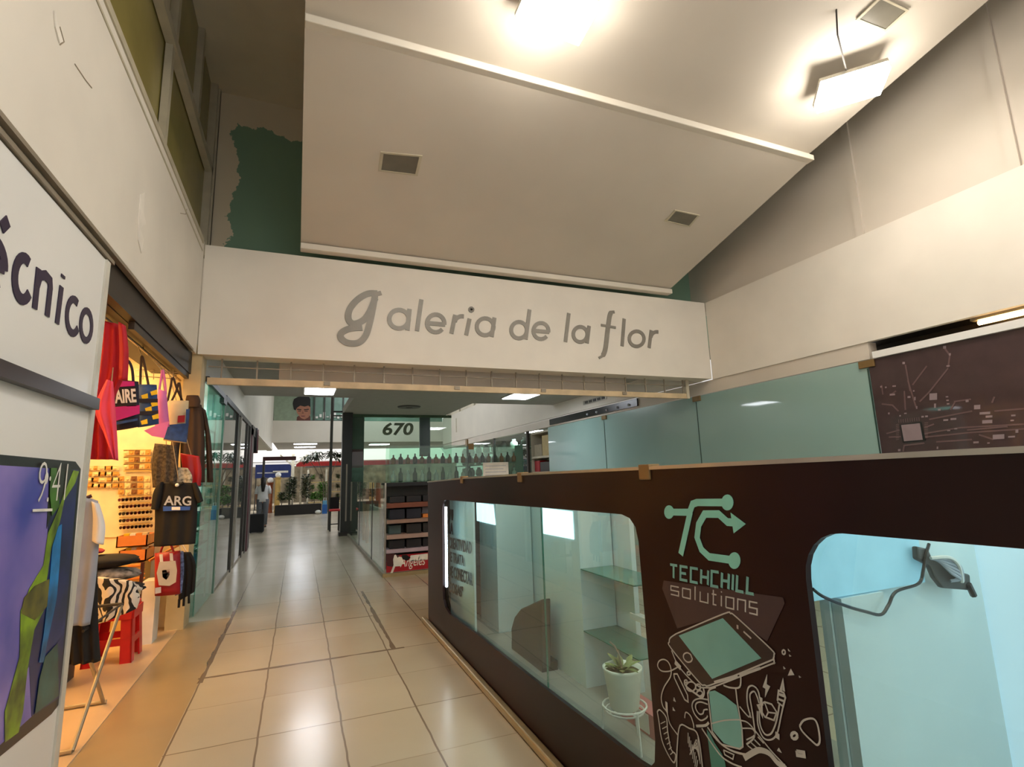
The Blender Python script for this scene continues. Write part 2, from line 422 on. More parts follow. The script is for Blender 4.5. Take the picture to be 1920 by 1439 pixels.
fr.box(-1.31, -1.22, 7.34, 7.40, 4.5, 7.0).box(-1.31, -1.20, 7.42, 7.5, 4.5, 7.0)
for y in (3.2, 1.2): fr.box(-1.30, -1.22, y-0.06, y+0.06, 4.56, 5.67)
fr.build('window_frame', M['frame'], win)
struct(MB().box(-1.5, 7.2, 7.5, 7.6, 3.7, 7.0).build('wall_back', M['peel']), 'green wall with peeling paint above the sign board', 'wall')
struct(MB().box(-6, 12, -4, 34, 7.0, 7.15).build('ceiling', M['ceil_dark']), 'dark old ceiling high above', 'ceiling')
# right wall
wr = struct(MB().box(6.8, 7.0, -4, 7.5, 4.4, 7.0).build('wall_right', M['upper_beige']), 'beige upper wall on the right with vertical battens', 'wall')
b = MB()
for y in (4.23, 2.6, 0.97): b.box(6.77, 6.80, y-0.05, y+0.05, 4.5, 7.0)
b.build('batten', M['upper_beige'], wr)
struct(MB().box(XR, 6.8, -4, YS-0.005, 3.12, 4.53).build('wall_right', M['cream']), 'white fascia band on the right over the shop glass', 'wall')
struct(MB().box(6.74, 6.9, 4.32, 26, 2.90, 3.12).build('trim_2', M['upper_beige']), 'beige rail between shop glass and right fascia', 'trim')
# sloping soffit (underside of a ramp or stair), two flights
A0 = (-0.09, 7.06, 4.65); A1 = (5.88, 7.06, 4.65); B1 = (5.88, 4.13, 5.39); B0 = (-0.09, 4.13, 5.39)
struct(MB().poly([A0, A1, B1, B0], (0, 0, 0.10)).build('ceiling_slope', M['soffit']), 'lower flight of the white sloping soffit with two dark recesses', 'ceiling')
zf = lambda y: 5.40+0.2*(4.13-y)
struct(MB().poly([(-0.09, 4.16, zf(4.16)+0.09), (5.88, 4.16, zf(4.16)+0.09), (5.88, -4, zf(-4)+0.02), (-0.09, -4, zf(-4)+0.02)], (0, 0, 0.10)).build('ceiling_slope', M['soffit']), 'upper flight of the white sloping soffit with the bright lamps', 'ceiling')
struct(MB().box(-0.09, 5.90, 4.09, 4.20, 5.38, 5.45).build('trim_3', M['white_paint'], bevel=0.008), 'white lip between the two soffit flights', 'trim')
struct(MB().box(-0.09, 5.90, 6.93, 7.07, 4.585, 4.665).build('trim_4', M['white_paint'], bevel=0.008), 'white lip at the foot of the lower soffit', 'trim')
n1 = Vector((0, 0.25, 0.97)).normalized()
# passage beyond the gate
def ceil(x0, x1, y0, y1, lab): struct(MB().box(x0, x1, y0, y1, 3.5, 3.7).build('ceiling', M['ceil_grey']), lab, 'ceiling')
ceil(-1.2, 1.15, 7.1, 12.9, 'low grey ceiling beyond the gate, left part')
ceil(1.15, 4.3, 7.1, 16.4, 'low grey ceiling running to the 670 glass')
ceil(4.3, 6.8, 7.1, 13.4, 'low grey ceiling beyond the gate, right part')
struct(MB().box(-1.4, XL, 7.45, 26.2, 2.93, 7.0).build('wall_left', M['white_paint']), 'white wall above the left glass shops', 'wall')
struct(MB().box(XR, 6.8, 7.40, 26.0, 3.14, 4.45).build('wall_right', M['white_paint']), 'long white balcony fascia on the right of the passage', 'wall')
struct(MB().box(6.9, 7.0, 7.6, 26.0, 4.45, 7.0).build('wall_right', M['ceil_dark']), 'dim wall behind the right balcony', 'wall')
struct(MB().box(-1.2, XR, 26.0, 26.25, 3.30, 4.30).build('wall_far', M['white_paint']), 'white balcony band across the far end of the passage', 'wall')
struct(MB().box(-1.2, 12, 26.25, 33, 3.34, 3.5).build('ceiling', M['ceil_grey']), 'grey ceiling of the far hall', 'ceiling')
w2 = struct(MB().box(-1.2, XR, 26.1, 26.14, 4.30, 7.0).build('window_2', mk('far_window', (120, 150, 136), 0.25, noise=0.12, scale=2, coat=0.5)), 'green tinted window over the far balcony band', 'window')
b = MB()
for x in (0.55, 1.0, 1.4, 1.85): b.box(x-0.03, x+0.03, 26.04, 26.1, 4.3, 7.0)
b.box(-1.2, -1.1, 26.03, 26.1, 4.3, 7.0).box(-1.2, 2.2, 26.03, 26.1, 4.28, 4.33)
b.build('window_frame', M['darkgrey'], w2)
b = MB()
for i in range(9):
    b.box(0.62+i*0.16, 0.72+i*0.16, 26.05, 26.09, 4.42+0.06*(i % 2), 4.52+0.1*(i % 3))
b.build('lettering_strip', M['white'], w2)
# back of the place, behind the viewer and at the sides
struct(MB().box(-4.4, -4.2, 3.0, 7.4, 0, 3.3).build('wall_shop', M['peg']), 'cream side wall inside the souvenir shop', 'wall')
struct(MB().box(-4.4, XL-0.02, 7.3, 7.42, 0, 3.3).build('wall_shop', M['peg']), 'display wall at the back of the souvenir shop', 'wall')
struct(MB().box(-4.4, -1.25, 2.9, 3.0, 0, 3.3).build('wall_shop', M['peg']), 'near side wall of the souvenir shop', 'wall')
struct(MB().box(-4.4, -1.3, 2.9, 7.4, 3.14, 3.3).build('ceiling', M['peg']), 'warm lit ceiling of the souvenir shop', 'ceiling')

# ------------------------------------------------------------------ lamps
SLOPE_X = Vector((1, 0, 0)); SLOPE_Y = Vector((0, -0.98, 0.196))
def lamp(c, d, hl, hw, mat, label, group, fr_mat=None, name='ceiling_light'):
    c = Vector(c); d = Vector(d).normalized(); n = SLOPE_X.cross(SLOPE_Y).normalized()
    e = n.cross(d).normalized()
    if n.z > 0: n = -n
    t = thing(name, label, 'lamp', c, group)
    q = lambda a, bb, k: [c+d*(sx*(hl+a))+e*(sy*(hw+a))+n*k for sx, sy in ((-1, -1), (1, -1), (1, 1), (-1, 1))]
    MB().poly([c+(p-c)*1.03 for p in q(0, 0, 0.0)], -n*0.04).build('housing', M['alu'], t)
    MB().poly(q(0.0, 0, 0.001), n*0.09).build('diffuser', mat, t)
    return t
def on_soffit(u, v):     # point of the upper soffit flight
    r = ROT @ Vector(((u-CX)/F, -(v-CY)/F, -1.0)); t = (5.47+0.2*4.13-EYE.z)/(r.z+0.2*r.y); return EYE+r*t
c1 = on_soffit(1588, 128); c1.z -= 0.20
led1 = lamp(c1, (0.75, -0.62, 0.1), 0.30, 0.17, M['led'], 'bright lamp under the upper soffit at right, hanging by a wire', 'soffit lamps')
w = on_soffit(1572, 0)
MB().tube([w+Vector((0, 0.02, 0.05)), w.lerp(c1, 0.4)+Vector((-0.08, 0, 0.0)), c1+Vector((0, 0, 0.02))], 0.008, 6).build('wire', M['dark'], led1)
c2 = on_soffit(1042, -22); c2.z -= 0.20
lamp(c2, (1, 0.05, 0), 0.30, 0.17, M['led'], 'bright lamp cut by the top edge of the picture', 'soffit lamps')
for p in ((5.0, 0.2), (1.9, 0.6), (3.6, -2.4), (0.9, -2.4)):
    c = Vector((p[0], p[1], zf(p[1])-0.16)); lamp(c, (1, 0, 0), 0.30, 0.17, M['led'], 'soffit lamp further back, out of the picture', 'soffit lamps')
def recess(pts, plane, label):
    P = [Vector(plane(u, v)) for u, v in pts]; c = sum(P, Vector())/4
    t = thing('recessed_light', label, 'lamp', c, 'unlit recessed lights')
    nn = (P[1]-P[0]).cross(P[3]-P[0]).normalized()
    if nn.z > 0: nn = -nn
    o = [c+(p-c)*1.0+nn*0.012 for p in P]; i_ = [c+(p-c)*0.86+nn*0.012 for p in P]; k = [c+(p-c)*0.86-nn*0.0+nn*0.002 for p in P]
    m = MB(); m.loft([[c+(p-c)*1.0 for p in P], o, i_, k], cap=False); m.build('frame', M['frame'], t)
    MB().poly(k, nn*0.004).build('diffuser', mk('unlit_diffuser', (112, 108, 96), 0.3), t)
def lower(u, v):
    r = ROT @ Vector(((u-CX)/F, -(v-CY)/F, -1.0)); s = (5.39-4.65)/(4.13-7.06); t = (4.65-s*7.06-EYE.z)/(r.z-s*r.y); return EYE+r*t
recess([(714, 284), (792, 291), (783, 329), (709, 320)], lower, 'dark square recess on the left of the lower soffit')
recess([(1265, 393), (1312, 403), (1293, 425), (1246, 414)], lower, 'small dark recess on the right of the lower soffit')
recess([(1650, -8), (1704, 18), (1660, 58), (1604, 36)], on_soffit, 'grey square recess above the bright right lamp')
def panel_light(x0, x1, y0, y1, z, label, mat=None):
    t = thing('panel_light', label, 'lamp', ((x0+x1)/2, (y0+y1)/2, z-0.03), 'flat ceiling lamps beyond the gate')
    MB().box(x0-0.03, x1+0.03, y0-0.03, y1+0.03, z-0.02, z).build('frame', M['alu'], t)
    MB().box(x0, x1, y0, y1, z-0.03, z-0.02).build('diffuser', mat or M['led_cool'], t)
panel_light(0.05, 0.65, 11.25, 12.35, 3.5, 'square ceiling lamp over the passage, left of the dark pole')
panel_light(4.75, 5.40, 11.2, 12.3, 3.5, 'square ceiling lamp at right, near the white balcony fascia')
for y, l in ((27.3, 'nearer long lamp in the far hall ceiling'), (30.0, 'further long lamp in the far hall ceiling')):
    panel_light(-0.3, 0.75, y, y+0.5, 3.34, l)
for y in (15.5, 18.5, 22.0):  # invented lamps, out of sight, added to light the upper hall
    panel_light(2.2, 4.2, y+1.5, y+2.3, 6.98, 'added upper hall lamp, unseen over the low ceiling', M['led_cool'])
panel_light(3.4, 4.4, 28.2, 28.8, 3.34, 'long lamp in the far hall ceiling behind the 670 glass')

# ------------------------------------------------------------------ sign board over the gate
sb = thing('sign_board', 'long white board reading galeria de la flor over the gate', 'sign', (2.76, YS, 3.13))
sbb = MB().box(XL+0.012, XR-0.012, YS, YS+0.32, 3.13, 4.53).build('board', M['cream'], sb)
G = lambda cx, cy: at(600+cx*0.39583, 500+cy*0.39583, 'y', YS-0.001)
NS = Vector((0, -1, 0)); LW = 0.06
def ga(pts): return [G(*p) for p in pts]
def letter(strokes, w=LW, n='letter'):
    m = MB()
    for s, cl in strokes: m.ribbon(ga(s), w, NS, 0.012, cl)
    m.build(n, M['grey_txt'], sbb)
O = lambda x, y, rx, ry: (arc(x, y, rx, ry, 0, 345, 22), True)
letter([O(374, 250, 46, 44), ([(424, 202), (414, 303)], False)])
letter([([(480, 157), (459, 306)], False)])
letter([(arc(548, 270, 41, 42, 8, -318, 22), False), ([(505, 268), (592, 276)], False)])
letter([([(640, 230), (622, 318)], False), (arc(672, 268, 34, 32, 190, 285, 8), False)])
letter([([(708, 248), (692, 326)], False), (arc(716, 205, 5, 5, 0, 330, 8), True)], LW)
letter([O(782, 286, 40, 40), ([(826, 243), (813, 334)], False)])
letter([O(942, 302, 37, 39), ([(992, 205), (974, 346)], False)])
letter([(arc(1046, 306, 36, 38, 8, -318, 22), False), ([(1008, 304), (1084, 311)], False)])
letter([([(1178, 222), (1162, 358)], False)])
letter([O(1232, 322, 33, 36), ([(1274, 282), (1264, 364)], False)])
letter([([(1440, 248), (1430, 378)], False)])
letter([O(1499, 343, 35, 36), ])
letter([([(1568, 303), (1558, 386)], False), (arc(1594, 340, 28, 30, 190, 285, 8), False)])
m = MB(); m.ribbon([G(p[0], p[1]) for p in smooth([(1394, 216, 0), (1374, 226, 0), (1362, 300, 0), (1352, 385, 0), (1340, 420, 0), (1320, 434, 0)])], [0.05]*4+[0.08]*17+[0.04]*6, NS, 0.012)
m.ribbon(ga([(1330, 278), (1400, 290)]), 0.04, NS, 0.012); m.build('letter', M['grey_txt'], sbb)
m = MB()
m.ribbon([G(p[0], p[1]) for p in smooth([(272, 128, 0), (225, 130, 0), (175, 160, 0), (140, 205, 0), (135, 250, 0), (160, 272, 0), (205, 255, 0), (235, 215, 0), (262, 150, 0)])], 0.085, NS, 0.012)
m.ribbon([G(p[0], p[1]) for p in smooth([(262, 130, 0), (250, 200, 0), (235, 270, 0), (215, 330, 0), (180, 362, 0), (130, 362, 0), (100, 340, 0), (102, 315, 0), (140, 295, 0), (200, 290, 0)])], 0.085, NS, 0.012)
m.ribbon(ga([(250, 136), (290, 126)]), 0.06, NS, 0.012)
m.build('letter', M['grey_txt'], sbb)
struct(MB().box(-0.3, 5.2, 7.52, 7.56, 2.84, 3.5).build('trim_5', M['upper_beige']), 'beige strip behind the raised gate', 'trim')
# raised gate under the board
gt = thing('security_gate', 'raised folding gate bar with thin rods under the sign board', 'gate', (2.6, 7.3, 2.8))
MB().box(-1.10, 6.35, 7.27, 7.33, 2.80, 2.885).build('bottom_bar', mk('gate_cream', (206, 184, 148), 0.45, noise=0.12, scale=4), gt)
MB().box(-1.10, 6.5, 7.29, 7.31, 3.02, 3.035).build('rail', M['alu_dull'], gt)
for i in range(19):
    x = -0.95+i*0.40
    MB().box(x-0.009, x+0.009, 7.28, 7.30, 2.885, 3.13).build('rod', M['alu_dull'], gt)
for x in (0.3, 2.1, 3.5, 5.0):
    MB().box(x-0.04, x+0.04, 7.255, 7.275, 2.83, 2.88).build('bolt_plate', M['alu_dull'], gt)
MB().box(6.30, 6.36, 7.26, 7.34, 2.80, 3.13).build('guide_post', M['frame'], gt)
# ------------------------------------------------------------------ left technician's sign panel
sp_ = thing('technician_sign', 'tall white panel at far left lettered écnico with a phone picture', 'sign', (XL-0.05, 1.5, 0))
pnl = MB().box(-1.30, XL, -1.0, 3.875, 0.0, 3.03).build('panel', M['panel_white'], sp_)
MB().box(-1.31, XL+0.012, 3.875, 3.94, 0.0, 3.03).build('edge_trim', mk('panel_edge', (206, 204, 194), 0.35), sp_)
P0 = lambda u, v: at(u, v, 'x', XL+0.001)
T0 = lambda cx, cy: P0(cx/3.0, 380+cy/3.0)
def lt(strokes, w=0.055):
    m = MB()
    for s, cl in strokes: m.ribbon([T0(*p) for p in s], w, XA, 0.004, cl)
    m.build('letter', M['purple_txt'], pnl)
E_ = [(x, y+0.55*(x+40)) for x, y in arc(-40, 325, 62, 118, 12, -300, 22)]
lt([(E_, False), ([(-98, 296), (22, 372)], False), ([(4, 142), (42, 104)], False)], 0.052)
lt([(arc(128, 428, 48, 118, -48, -315, 18), False)], 0.05)
lt([([(215, 370), (192, 598)], False), ([(205, 470), (222, 412), (252, 408), (278, 440), (280, 480), (262, 640)], False)], 0.048)
lt([([(344, 472), (318, 682)], False), ([(353, 408), (351, 424)], False)], 0.046)
lt([(arc(410, 640, 36, 96, -48, -315, 18), False)], 0.042)
lt([(arc(483, 692, 31, 84, 0, 345, 20), True)], 0.040)
MB().box(XL, XL+0.045, -1.0, 3.89, 2.06, 2.13).build('dark_rail', M['vinyl_beam'], sp_)
# phone picture: frame, screen and coloured swirls
E0 = lambda cx, cy: P0(cx*0.43, 820+cy*0.43)
phf = MB().poly([at(u, v, 'x', XL) for u, v in [(-60, 846), (0, 853), (140, 866), (150, 880), (112, 1318), (95, 1340), (0, 1418), (-60, 1470)]], (0.004, 0, 0)).build('phone_frame', M['blackp'], sp_)
scr = mk('phone_screen_violet', (104, 92, 176), 0.3, noise=0.25, scale=2.2)
for n_ in scr.node_tree.nodes:
    if n_.type == 'VALTORGB': n_.color_ramp.elements[0].color = L3((66, 74, 168)); n_.color_ramp.elements[1].color = L3((150, 130, 204))
MB().poly([at(u, v, 'x', XL+0.005) for u, v in [(-60, 862), (0, 873), (146, 882), (108, 1300), (0, 1397), (-60, 1450)]], (0.002, 0, 0)).build('phone_screen', scr, phf)
def sw(pts, mat, k=1):
    MB().poly([E0(*p)+Vector((0.006+0.0012*k, 0, 0)) for p in pts], (0.001, 0, 0)).build('screen_swirl', mat, phf)
sw([(205, 135), (335, 145), (300, 560), (250, 1140), (130, 1220), (120, 1000), (60, 1100), (110, 800), (170, 640), (200, 500)], mk('swirl_navy', (36, 44, 100), 0.3, noise=0.3, scale=5), 0)
sw([(210, 135), (310, 140), (268, 255), (215, 340), (195, 400)], mk('swirl_dark', (34, 40, 26), 0.3, noise=0.2), 1)
sw([(312, 145), (336, 150), (320, 200), (272, 275), (252, 370), (215, 480), (195, 620), (190, 740), (140, 840), (110, 1010), (90, 1200), (70, 1290), (10, 1335), (10, 1200), (75, 960), (80, 760), (120, 660), (180, 560), (200, 420), (240, 330), (268, 255)], mk('swirl_green', (122, 156, 24), 0.3, noise=0.4, scale=7), 2)
sw([(205, 620), (195, 740), (140, 800), (80, 770), (95, 700), (140, 650)], mk('swirl_olive', (112, 108, 40), 0.3, noise=0.35, scale=8), 3)
sw([(260, 380), (252, 520), (238, 700), (195, 900), (180, 985), (160, 985), (180, 860), (205, 640), (218, 480), (245, 390)], mk('swirl_blue', (26, 122, 190), 0.3, noise=0.35, scale=6), 3)
sw([(210, 135), (236, 135), (235, 220), (250, 300), (215, 345), (205, 250)], mk('swirl_lime', (70, 120, 30), 0.3, noise=0.3), 4)
sw([(240, 900), (245, 1130), (140, 1210), (160, 1060), (185, 960)], mk('swirl_teal', (40, 96, 92), 0.3, noise=0.25), 4)
m = text('9:41', (E0(142, 288)+Vector((0.012, 0, 0)), YA, ZA, XA), 0.34, 0.20, 0.001, bold=-0.022); m.build('clock_lettering', M['white'], phf)
MB().poly([E0(*p)+Vector((0.012, 0, 0)) for p in ((128, 315), (215, 312), (215, 324), (128, 327))], (0.001, 0, 0)).build('screen_date', M['white'], phf)
MB().ball(E0(190, 180)+Vector((0.012, 0, 0)), 0.002, 0.02, 0.03).build('screen_icon', M['white'], phf)
# aluminium channel between panel and fascia, shutter box over the souvenir shop
struct(MB().box(XL-0.12, XL-0.01, -1, 3.97, 3.03, 3.13).box(XL-0.02, XL+0.02, -1, YS-0.3, 3.10, 3.125).box(XL-0.02, XL+0.015, -1, 4.0, 3.04, 3.065).build('trim_6', M['alu_dull']), 'grey metal channel under the left fascia', 'trim')
sh = thing('roller_shutter', 'dark rolled shutter box over the souvenir shop opening', 'shutter', (-1.4, 5.5, 2.72))
MB().box(-1.62, XL-0.03, 3.97, 7.0, 2.868, 3.125).build('box', M['shutter'], sh)
MB().box(-1.28, -1.24, 4.75, 6.95, 2.80, 2.866).build('slat_end', M['dark'], sh)
MB().box(-1.62, -1.30, 3.97, 7.0, 2.862, 2.868).build('roll', M['dark'], sh)
struct(MB().box(-1.32, -1.14, 7.1, 7.42, 0.0, 3.13).build('trim_7', mk('pilaster', (200, 182, 140), 0.6, noise=0.08, scale=3)), 'narrow pilaster between the souvenir shop and the left glass shop', 'pilaster')
# ================================================================== KIOSK
kz = [(6.0, 1.524), (4.56, 1.563), (3.04, 1.587), (1.58, 1.601), (0.72, 1.610), (-0.6, 1.615)]
FK = ((XK+0.012, 0, 0), (0, -1, 0), (0, 0, 1), (-1, 0, 0))
ki = thing('kiosk', 'dark brown display kiosk with rounded windows and mint phone artwork', 'kiosk', (2.1, 3.0, 0))
outer = [(-6.0, 0.03)] + [(-y, z) for y, z in kz] + [(0.6, 0.03)]
h1 = [(-5.36, 0.47), (-5.36, 1.24), (-5.33, 1.32), (-5.24, 1.353), (-3.06, 1.385)]
h1 += [(-2.082, 1.398), (-2.02, 1.385), (-1.98, 1.35), (-1.965, 1.29), (-1.945, 0.52), (-1.96, 0.43), (-2.0, 0.39), (-2.09, 0.38), (-2.51, 0.372), (-3.16, 0.35), (-4.19, 0.328), (-5.1, 0.292), (-5.26, 0.32), (-5.34, 0.38)]
h2 = [(-1.152, 1.22)] + [(-1.152+0.13*(1-math.cos(R_(a))), 1.27+0.14*math.sin(R_(a))) for a in range(0, 91, 15)] + [(-0.63, 1.415), (0.45, 1.42), (0.52, 1.36), (0.52, 0.44), (0.45, 0.38), (-1.05, 0.38), (-1.13, 0.42), (-1.152, 0.5)]
fp = curve_plate(outer, [h1, h2], FK, 0.022).build('front_panel', M['vinyl'], ki)
MB().box(XK+0.024, 2.9, 5.965, 6.0, 0.03, 1.5).build('end_panel', M['vinyl'], ki)
tt = MB(); tt.ribbon([(XK-0.006, y, z+0.004) for y, z in kz], 0.014, XA, 0.035); tt.build('top_trim', M['alu'], ki)
MB().box(1.315, XK-0.002, -0.6, 6.12, 0, 0.05).build('base_trim', M['brass'], ki, bevel=0.012)
MB().box(XK+0.03, XK+0.036, 1.9, 5.5, 0.25, 1.42).build('window_glass', M['kioskglass'], ki)
MB().box(XK+0.03, XK+0.036, -0.55, 1.2, 0.30, 1.44).build('window_glass', M['kioskglass'], ki)
MB().box(XK+0.024, 2.9, -0.6, 5.96, 0.0, 0.03).build('floor_panel', M['kiosk_floor'], ki)
KW = M['kiosk_white']
MB().box(2.30, 2.34, 3.4, 5.96, 0.03, 1.48).build('back_panel', KW, ki)
MB().box(2.87, 2.91, -0.6, 1.55, 0.03, 1.5).build('glowing_back_wall', M['glowing_back_wall'], ki)  # white back wall, made to glow so that it looks strongly lit
MB().box(1.89, 2.86, 1.5, 1.54, 0.03, 1.5).build('partition', KW, ki)
MB().box(1.90, 2.14, 1.455, 1.497, 0.03, 1.095).build('partition_pilaster', KW, ki)
MB().box(1.75, 2.42, 1.465, 1.495, 1.10, 1.50).build('light_box', M['lightbox'], ki)
MB().box(2.0, 2.29, 3.64, 4.28, 0.03, 1.48).build('pilaster', KW, ki)
MB().box(1.9, 2.29, 5.2, 5.75, 0.03, 1.48).build('pilaster', KW, ki)
for x, q in ((1.992, [(1017, 953), (1072, 960), (1075, 1012), (1018, 1001)]), (1.892, [(893, 943), (924, 947), (928, 985), (894, 977)])):
    MB().poly([at(u, v, 'x', x) for u, v in q], (0.006, 0, 0)).build('light_panel', M['led_kiosk'], ki)
for z in (0.86, 0.42):
    MB().box(2.0, 2.29, 2.95, 3.64, z, z+0.008).build('glass_shelf', M['glassedge'], ki)
MB().box(2.2, 2.29, 3.05, 3.32, 0.56, 0.585).box(2.2, 2.21, 3.05, 3.32, 0.585, 0.60).build('wall_tray', M['white'], ki)
MB().box(XK+0.05, XK+0.06, 3.06, 3.066, 0.3, 1.40).build('glass_joint', M['glassedge'], ki)
MB().box(XK+0.02, XK+0.032, 5.30, 5.325, 0.50, 1.28).build('led_strip', M['led_strip'], ki)
MB().box(XK+0.05, XK+0.09, 2.1, 5.2, 1.46, 1.48).build('added_light_tube', M['led_strip'], ki)  # unseen tubes added to brighten the kiosk interior
MB().box(XK+0.05, XK+0.09, -0.4, 1.0, 1.46, 1.48).build('added_light_tube', M['led_strip'], ki)
MB().box(2.80, 2.868, -0.4, 1.3, 1.42, 1.47).build('added_light_tube', M['led_strip'], ki)  # another tube added to brighten the back wall
for u, wdt in ((866, 0.07), (975, 0.07), (1210, 0.075)):
    p = at(u, 892, 'x', XK); z = [zz for yy, zz in kz if yy <= p.y+1][0]
    zt = 1.575+0.012*(3-p.y)
    MB().box(XK-0.008, XK+0.05, p.y-wdt/2, p.y+wdt/2, zt-0.035, zt+0.03).build('clip', M['clip'], ki, bevel=0.004)
# quotation on the inner door
ql = at(842, 1006, 'y', 5.62); qr = at(886, 1016, 'z', ql.z); qd = (qr-ql); ql_len = qd.length; qd.normalize(); qn = qd.cross(ZA)
qb = MB().bar(ql-ZA*(ql.z-0.75)+qn*-0.02, qr-ZA*(qr.z-0.75)+qn*-0.02, 0.02, 1.3).build('quote_board', KW, ki)
def q_at(v):      # height on the board for image row v at its left edge
    r = at(842, v, 'y', 5.62); return r.z
for s, v0, v1, wf in (('"', 955, 975, 0.22), ('LA', 980, 1001, 0.2), ('CREATIVIDAD', 1007, 1028, 0.97), ('SE TRATA', 1034, 1053, 0.66), ('DE CONECTAR', 1060, 1082, 0.98), ('COSAS"', 1090, 1110, 0.6)):
    z0, z1 = q_at(v1), q_at(v0)
    text(s, (ql+ZA*(z0-ql.z)+qn*0.004, qd, ZA, qn), ql_len*wf, z1-z0, 0.004, bold=0.02).build('lettering', M['blackp'], qb)
# --- printed artwork on the front
K1 = lambda p: at(1180+p[0]*0.37438, 900+p[1]*0.37458, 'x', XK-0.001)
NK = Vector((-1, 0, 0))
def art(name, strokes, w, mat, f=K1, th=0.0012):
    m = MB()
    for s in strokes: m.ribbon([f(p) for p in s], w, NK, th)
    m.build(name, mat, fp)
def blob(m, pts, f, th=0.0016): m.poly([f(p) for p in pts], NK*th)
m = MB()
for s in ([(200, 162), (303, 163), (318, 122), (340, 114), (490, 114)], [(306, 160), (258, 375)],
          [(520, 214), (492, 212), (448, 172), (378, 172), (348, 225), (340, 290), (362, 350), (400, 386), (525, 404)]):
    m.ribbon([K1(p) for p in s], 0.026, NK, 0.0012)
for x, y, a, b_ in ((200, 162, 24, 34), (492, 114, 30, 40), (527, 405, 30, 42)): blob(m, arc(x, y, a, b_, 0, 342, 18), K1)
blob(m, [(508, 165), (584, 222), (524, 268)], K1)
m.build('logo', M['mint'], fp)
GL = {'T': [[(0, 1), (1, 1)], [(.5, 1), (.5, 0)]], 'E': [[(1, 1), (0, 1), (0, 0), (1, 0)], [(0, .5), (.8, .5)]], 'C': [[(1, 1), (0, 1), (0, 0), (1, 0)]],
      'H': [[(0, 1), (0, 0)], [(1, 1), (1, 0)], [(0, .5), (1, .5)]], 'I': [[(.5, 1), (.5, 0)]], 'L': [[(0, 1), (0, 0), (1, 0)]],
      's': [[(1, .7), (0, .7), (0, .35), (1, .35), (1, 0), (0, 0)]], 'o': [[(0, 0), (0, .7), (1, .7), (1, 0), (0, 0)]], 'l': [[(.4, 1), (.4, 0)]],
      'u': [[(0, .7), (0, 0), (1, 0), (1, .7)]], 't': [[(.3, 1), (.3, 0), (.9, 0)], [(0, .7), (.9, .7)]], 'i': [[(.5, .7), (.5, 0)], [(.5, .92), (.5, 1)]],
      'n': [[(0, 0), (0, .7), (1, .7), (1, 0)]]}
def quad_text(s, q, w, name, mat, wid):
    (tl, tr, br, bl) = [Vector((a, b, 0)) for a, b in q]; tot = sum(wid.get(c, 1.0) for c in s); m = MB(); x = 0
    for c in s:
        cw = wid.get(c, 1.0)
        for st in GL[c]:
            pts = []
            for a, b in st:
                t = (x+0.1+a*(cw-0.34))/tot; e = tl.lerp(tr, t); g = bl.lerp(br, t); pts.append(K1(g.lerp(e, b)))
            m.ribbon(pts, w, NK, 0.0012)
        x += cw
    m.build(name, mat, fp)
quad_text('TECHCHILL', [(200, 424), (640, 494), (636, 576), (200, 488)], 0.0095, 'lettering', M['mint_dim'], {'I': 0.45})
quad_text('solutions', [(203, 512), (656, 594), (655, 680), (203, 572)], 0.0045, 'lettering', M['line'], {'l': 0.5, 'i': 0.45, 't': 0.75})
# light cone over the phone
MB().poly([K1(p)-NK*0.0002 for p in ((240, 745), (165, 545), (172, 505), (420, 540), (770, 590), (778, 620), (690, 810), (520, 690), (460, 680))], NK*0.0005).build('light_cone_print', mk('cone_print', (60, 40, 43), 0.4), fp)
K2 = lambda p: at(1220+p[0]*0.21478, 1130+p[1]*0.21473, 'x', XK-0.001)
MB().poly([K2(p) for p in [(165, 340), (180, 305), (225, 275), (640, 100), (700, 97), (745, 125), (1050, 405), (1078, 450), (1075, 500), (1030, 530), (560, 715), (480, 730), (420, 705), (180, 415)]], NK*0.001).build('phone_print', mk('phone_print', (36, 22, 24), 0.3), fp)
MB().poly([K2(p)+NK*0.001 for p in [(248, 290), (632, 138), (968, 488), (540, 668)]], NK*0.001).build('screen_print', M['mint_dim'], fp)
LN = M['line']
S3 = lambda pts, n=4: [(p.x, p.y) for p in smooth([(a, b, 0) for a, b in pts], n)]
m = MB()
def st(pts, w=0.0045, sm=True, f=K2): m.ribbon([f(p)+NK*0.001 for p in (S3(pts) if sm else pts)], w, NK, 0.001)
st([(225, 275), (640, 100), (700, 97), (750, 128), (1050, 405), (1080, 460), (1070, 505)])
st([(225, 275), (175, 310), (165, 345), (180, 400), (420, 690), (475, 722), (560, 710), (1070, 500)])
st([(185, 420), (250, 560), (400, 720), (490, 745), (600, 720), (1040, 545), (1080, 530), (1075, 480)])
st([(360, 480), (350, 455), (320, 440), (292, 455), (292, 490), (320, 520), (352, 518), (366, 495), (360, 480)])
st([(815, 255), (880, 315)], 0.005); st([(755, 212), (768, 218)], 0.012)
st([(560, 700), (700, 660), (760, 640)], 0.010); st([(780, 640), (960, 575)], 0.008)
st([(640, 725), (700, 745), (780, 740), (790, 650)], 0.005)
m.build('phone_outline_print', LN, fp)
m = MB()
st([(240, 565), (170, 600), (100, 600), (65, 560), (75, 515), (115, 498), (155, 520), (180, 580), (175, 650), (120, 740), (95, 830), (110, 910), (145, 960), (170, 1060), (240, 1160)])
st([(215, 520), (265, 575)], 0.018); st([(140, 870), (145, 960)], 0.012)
st([(205, 625), (235, 625), (325, 810), (330, 870), (300, 850), (210, 660), (205, 625)], 0.005, False)
for x, y, a, b_ in ((355, 735, 42, 42), (418, 740, 22, 26), (430, 795, 26, 24), (335, 620, 14, 14), (310, 690, 12, 12)): st(arc(x, y, a, b_, 0, 360, 12), 0.005, False)
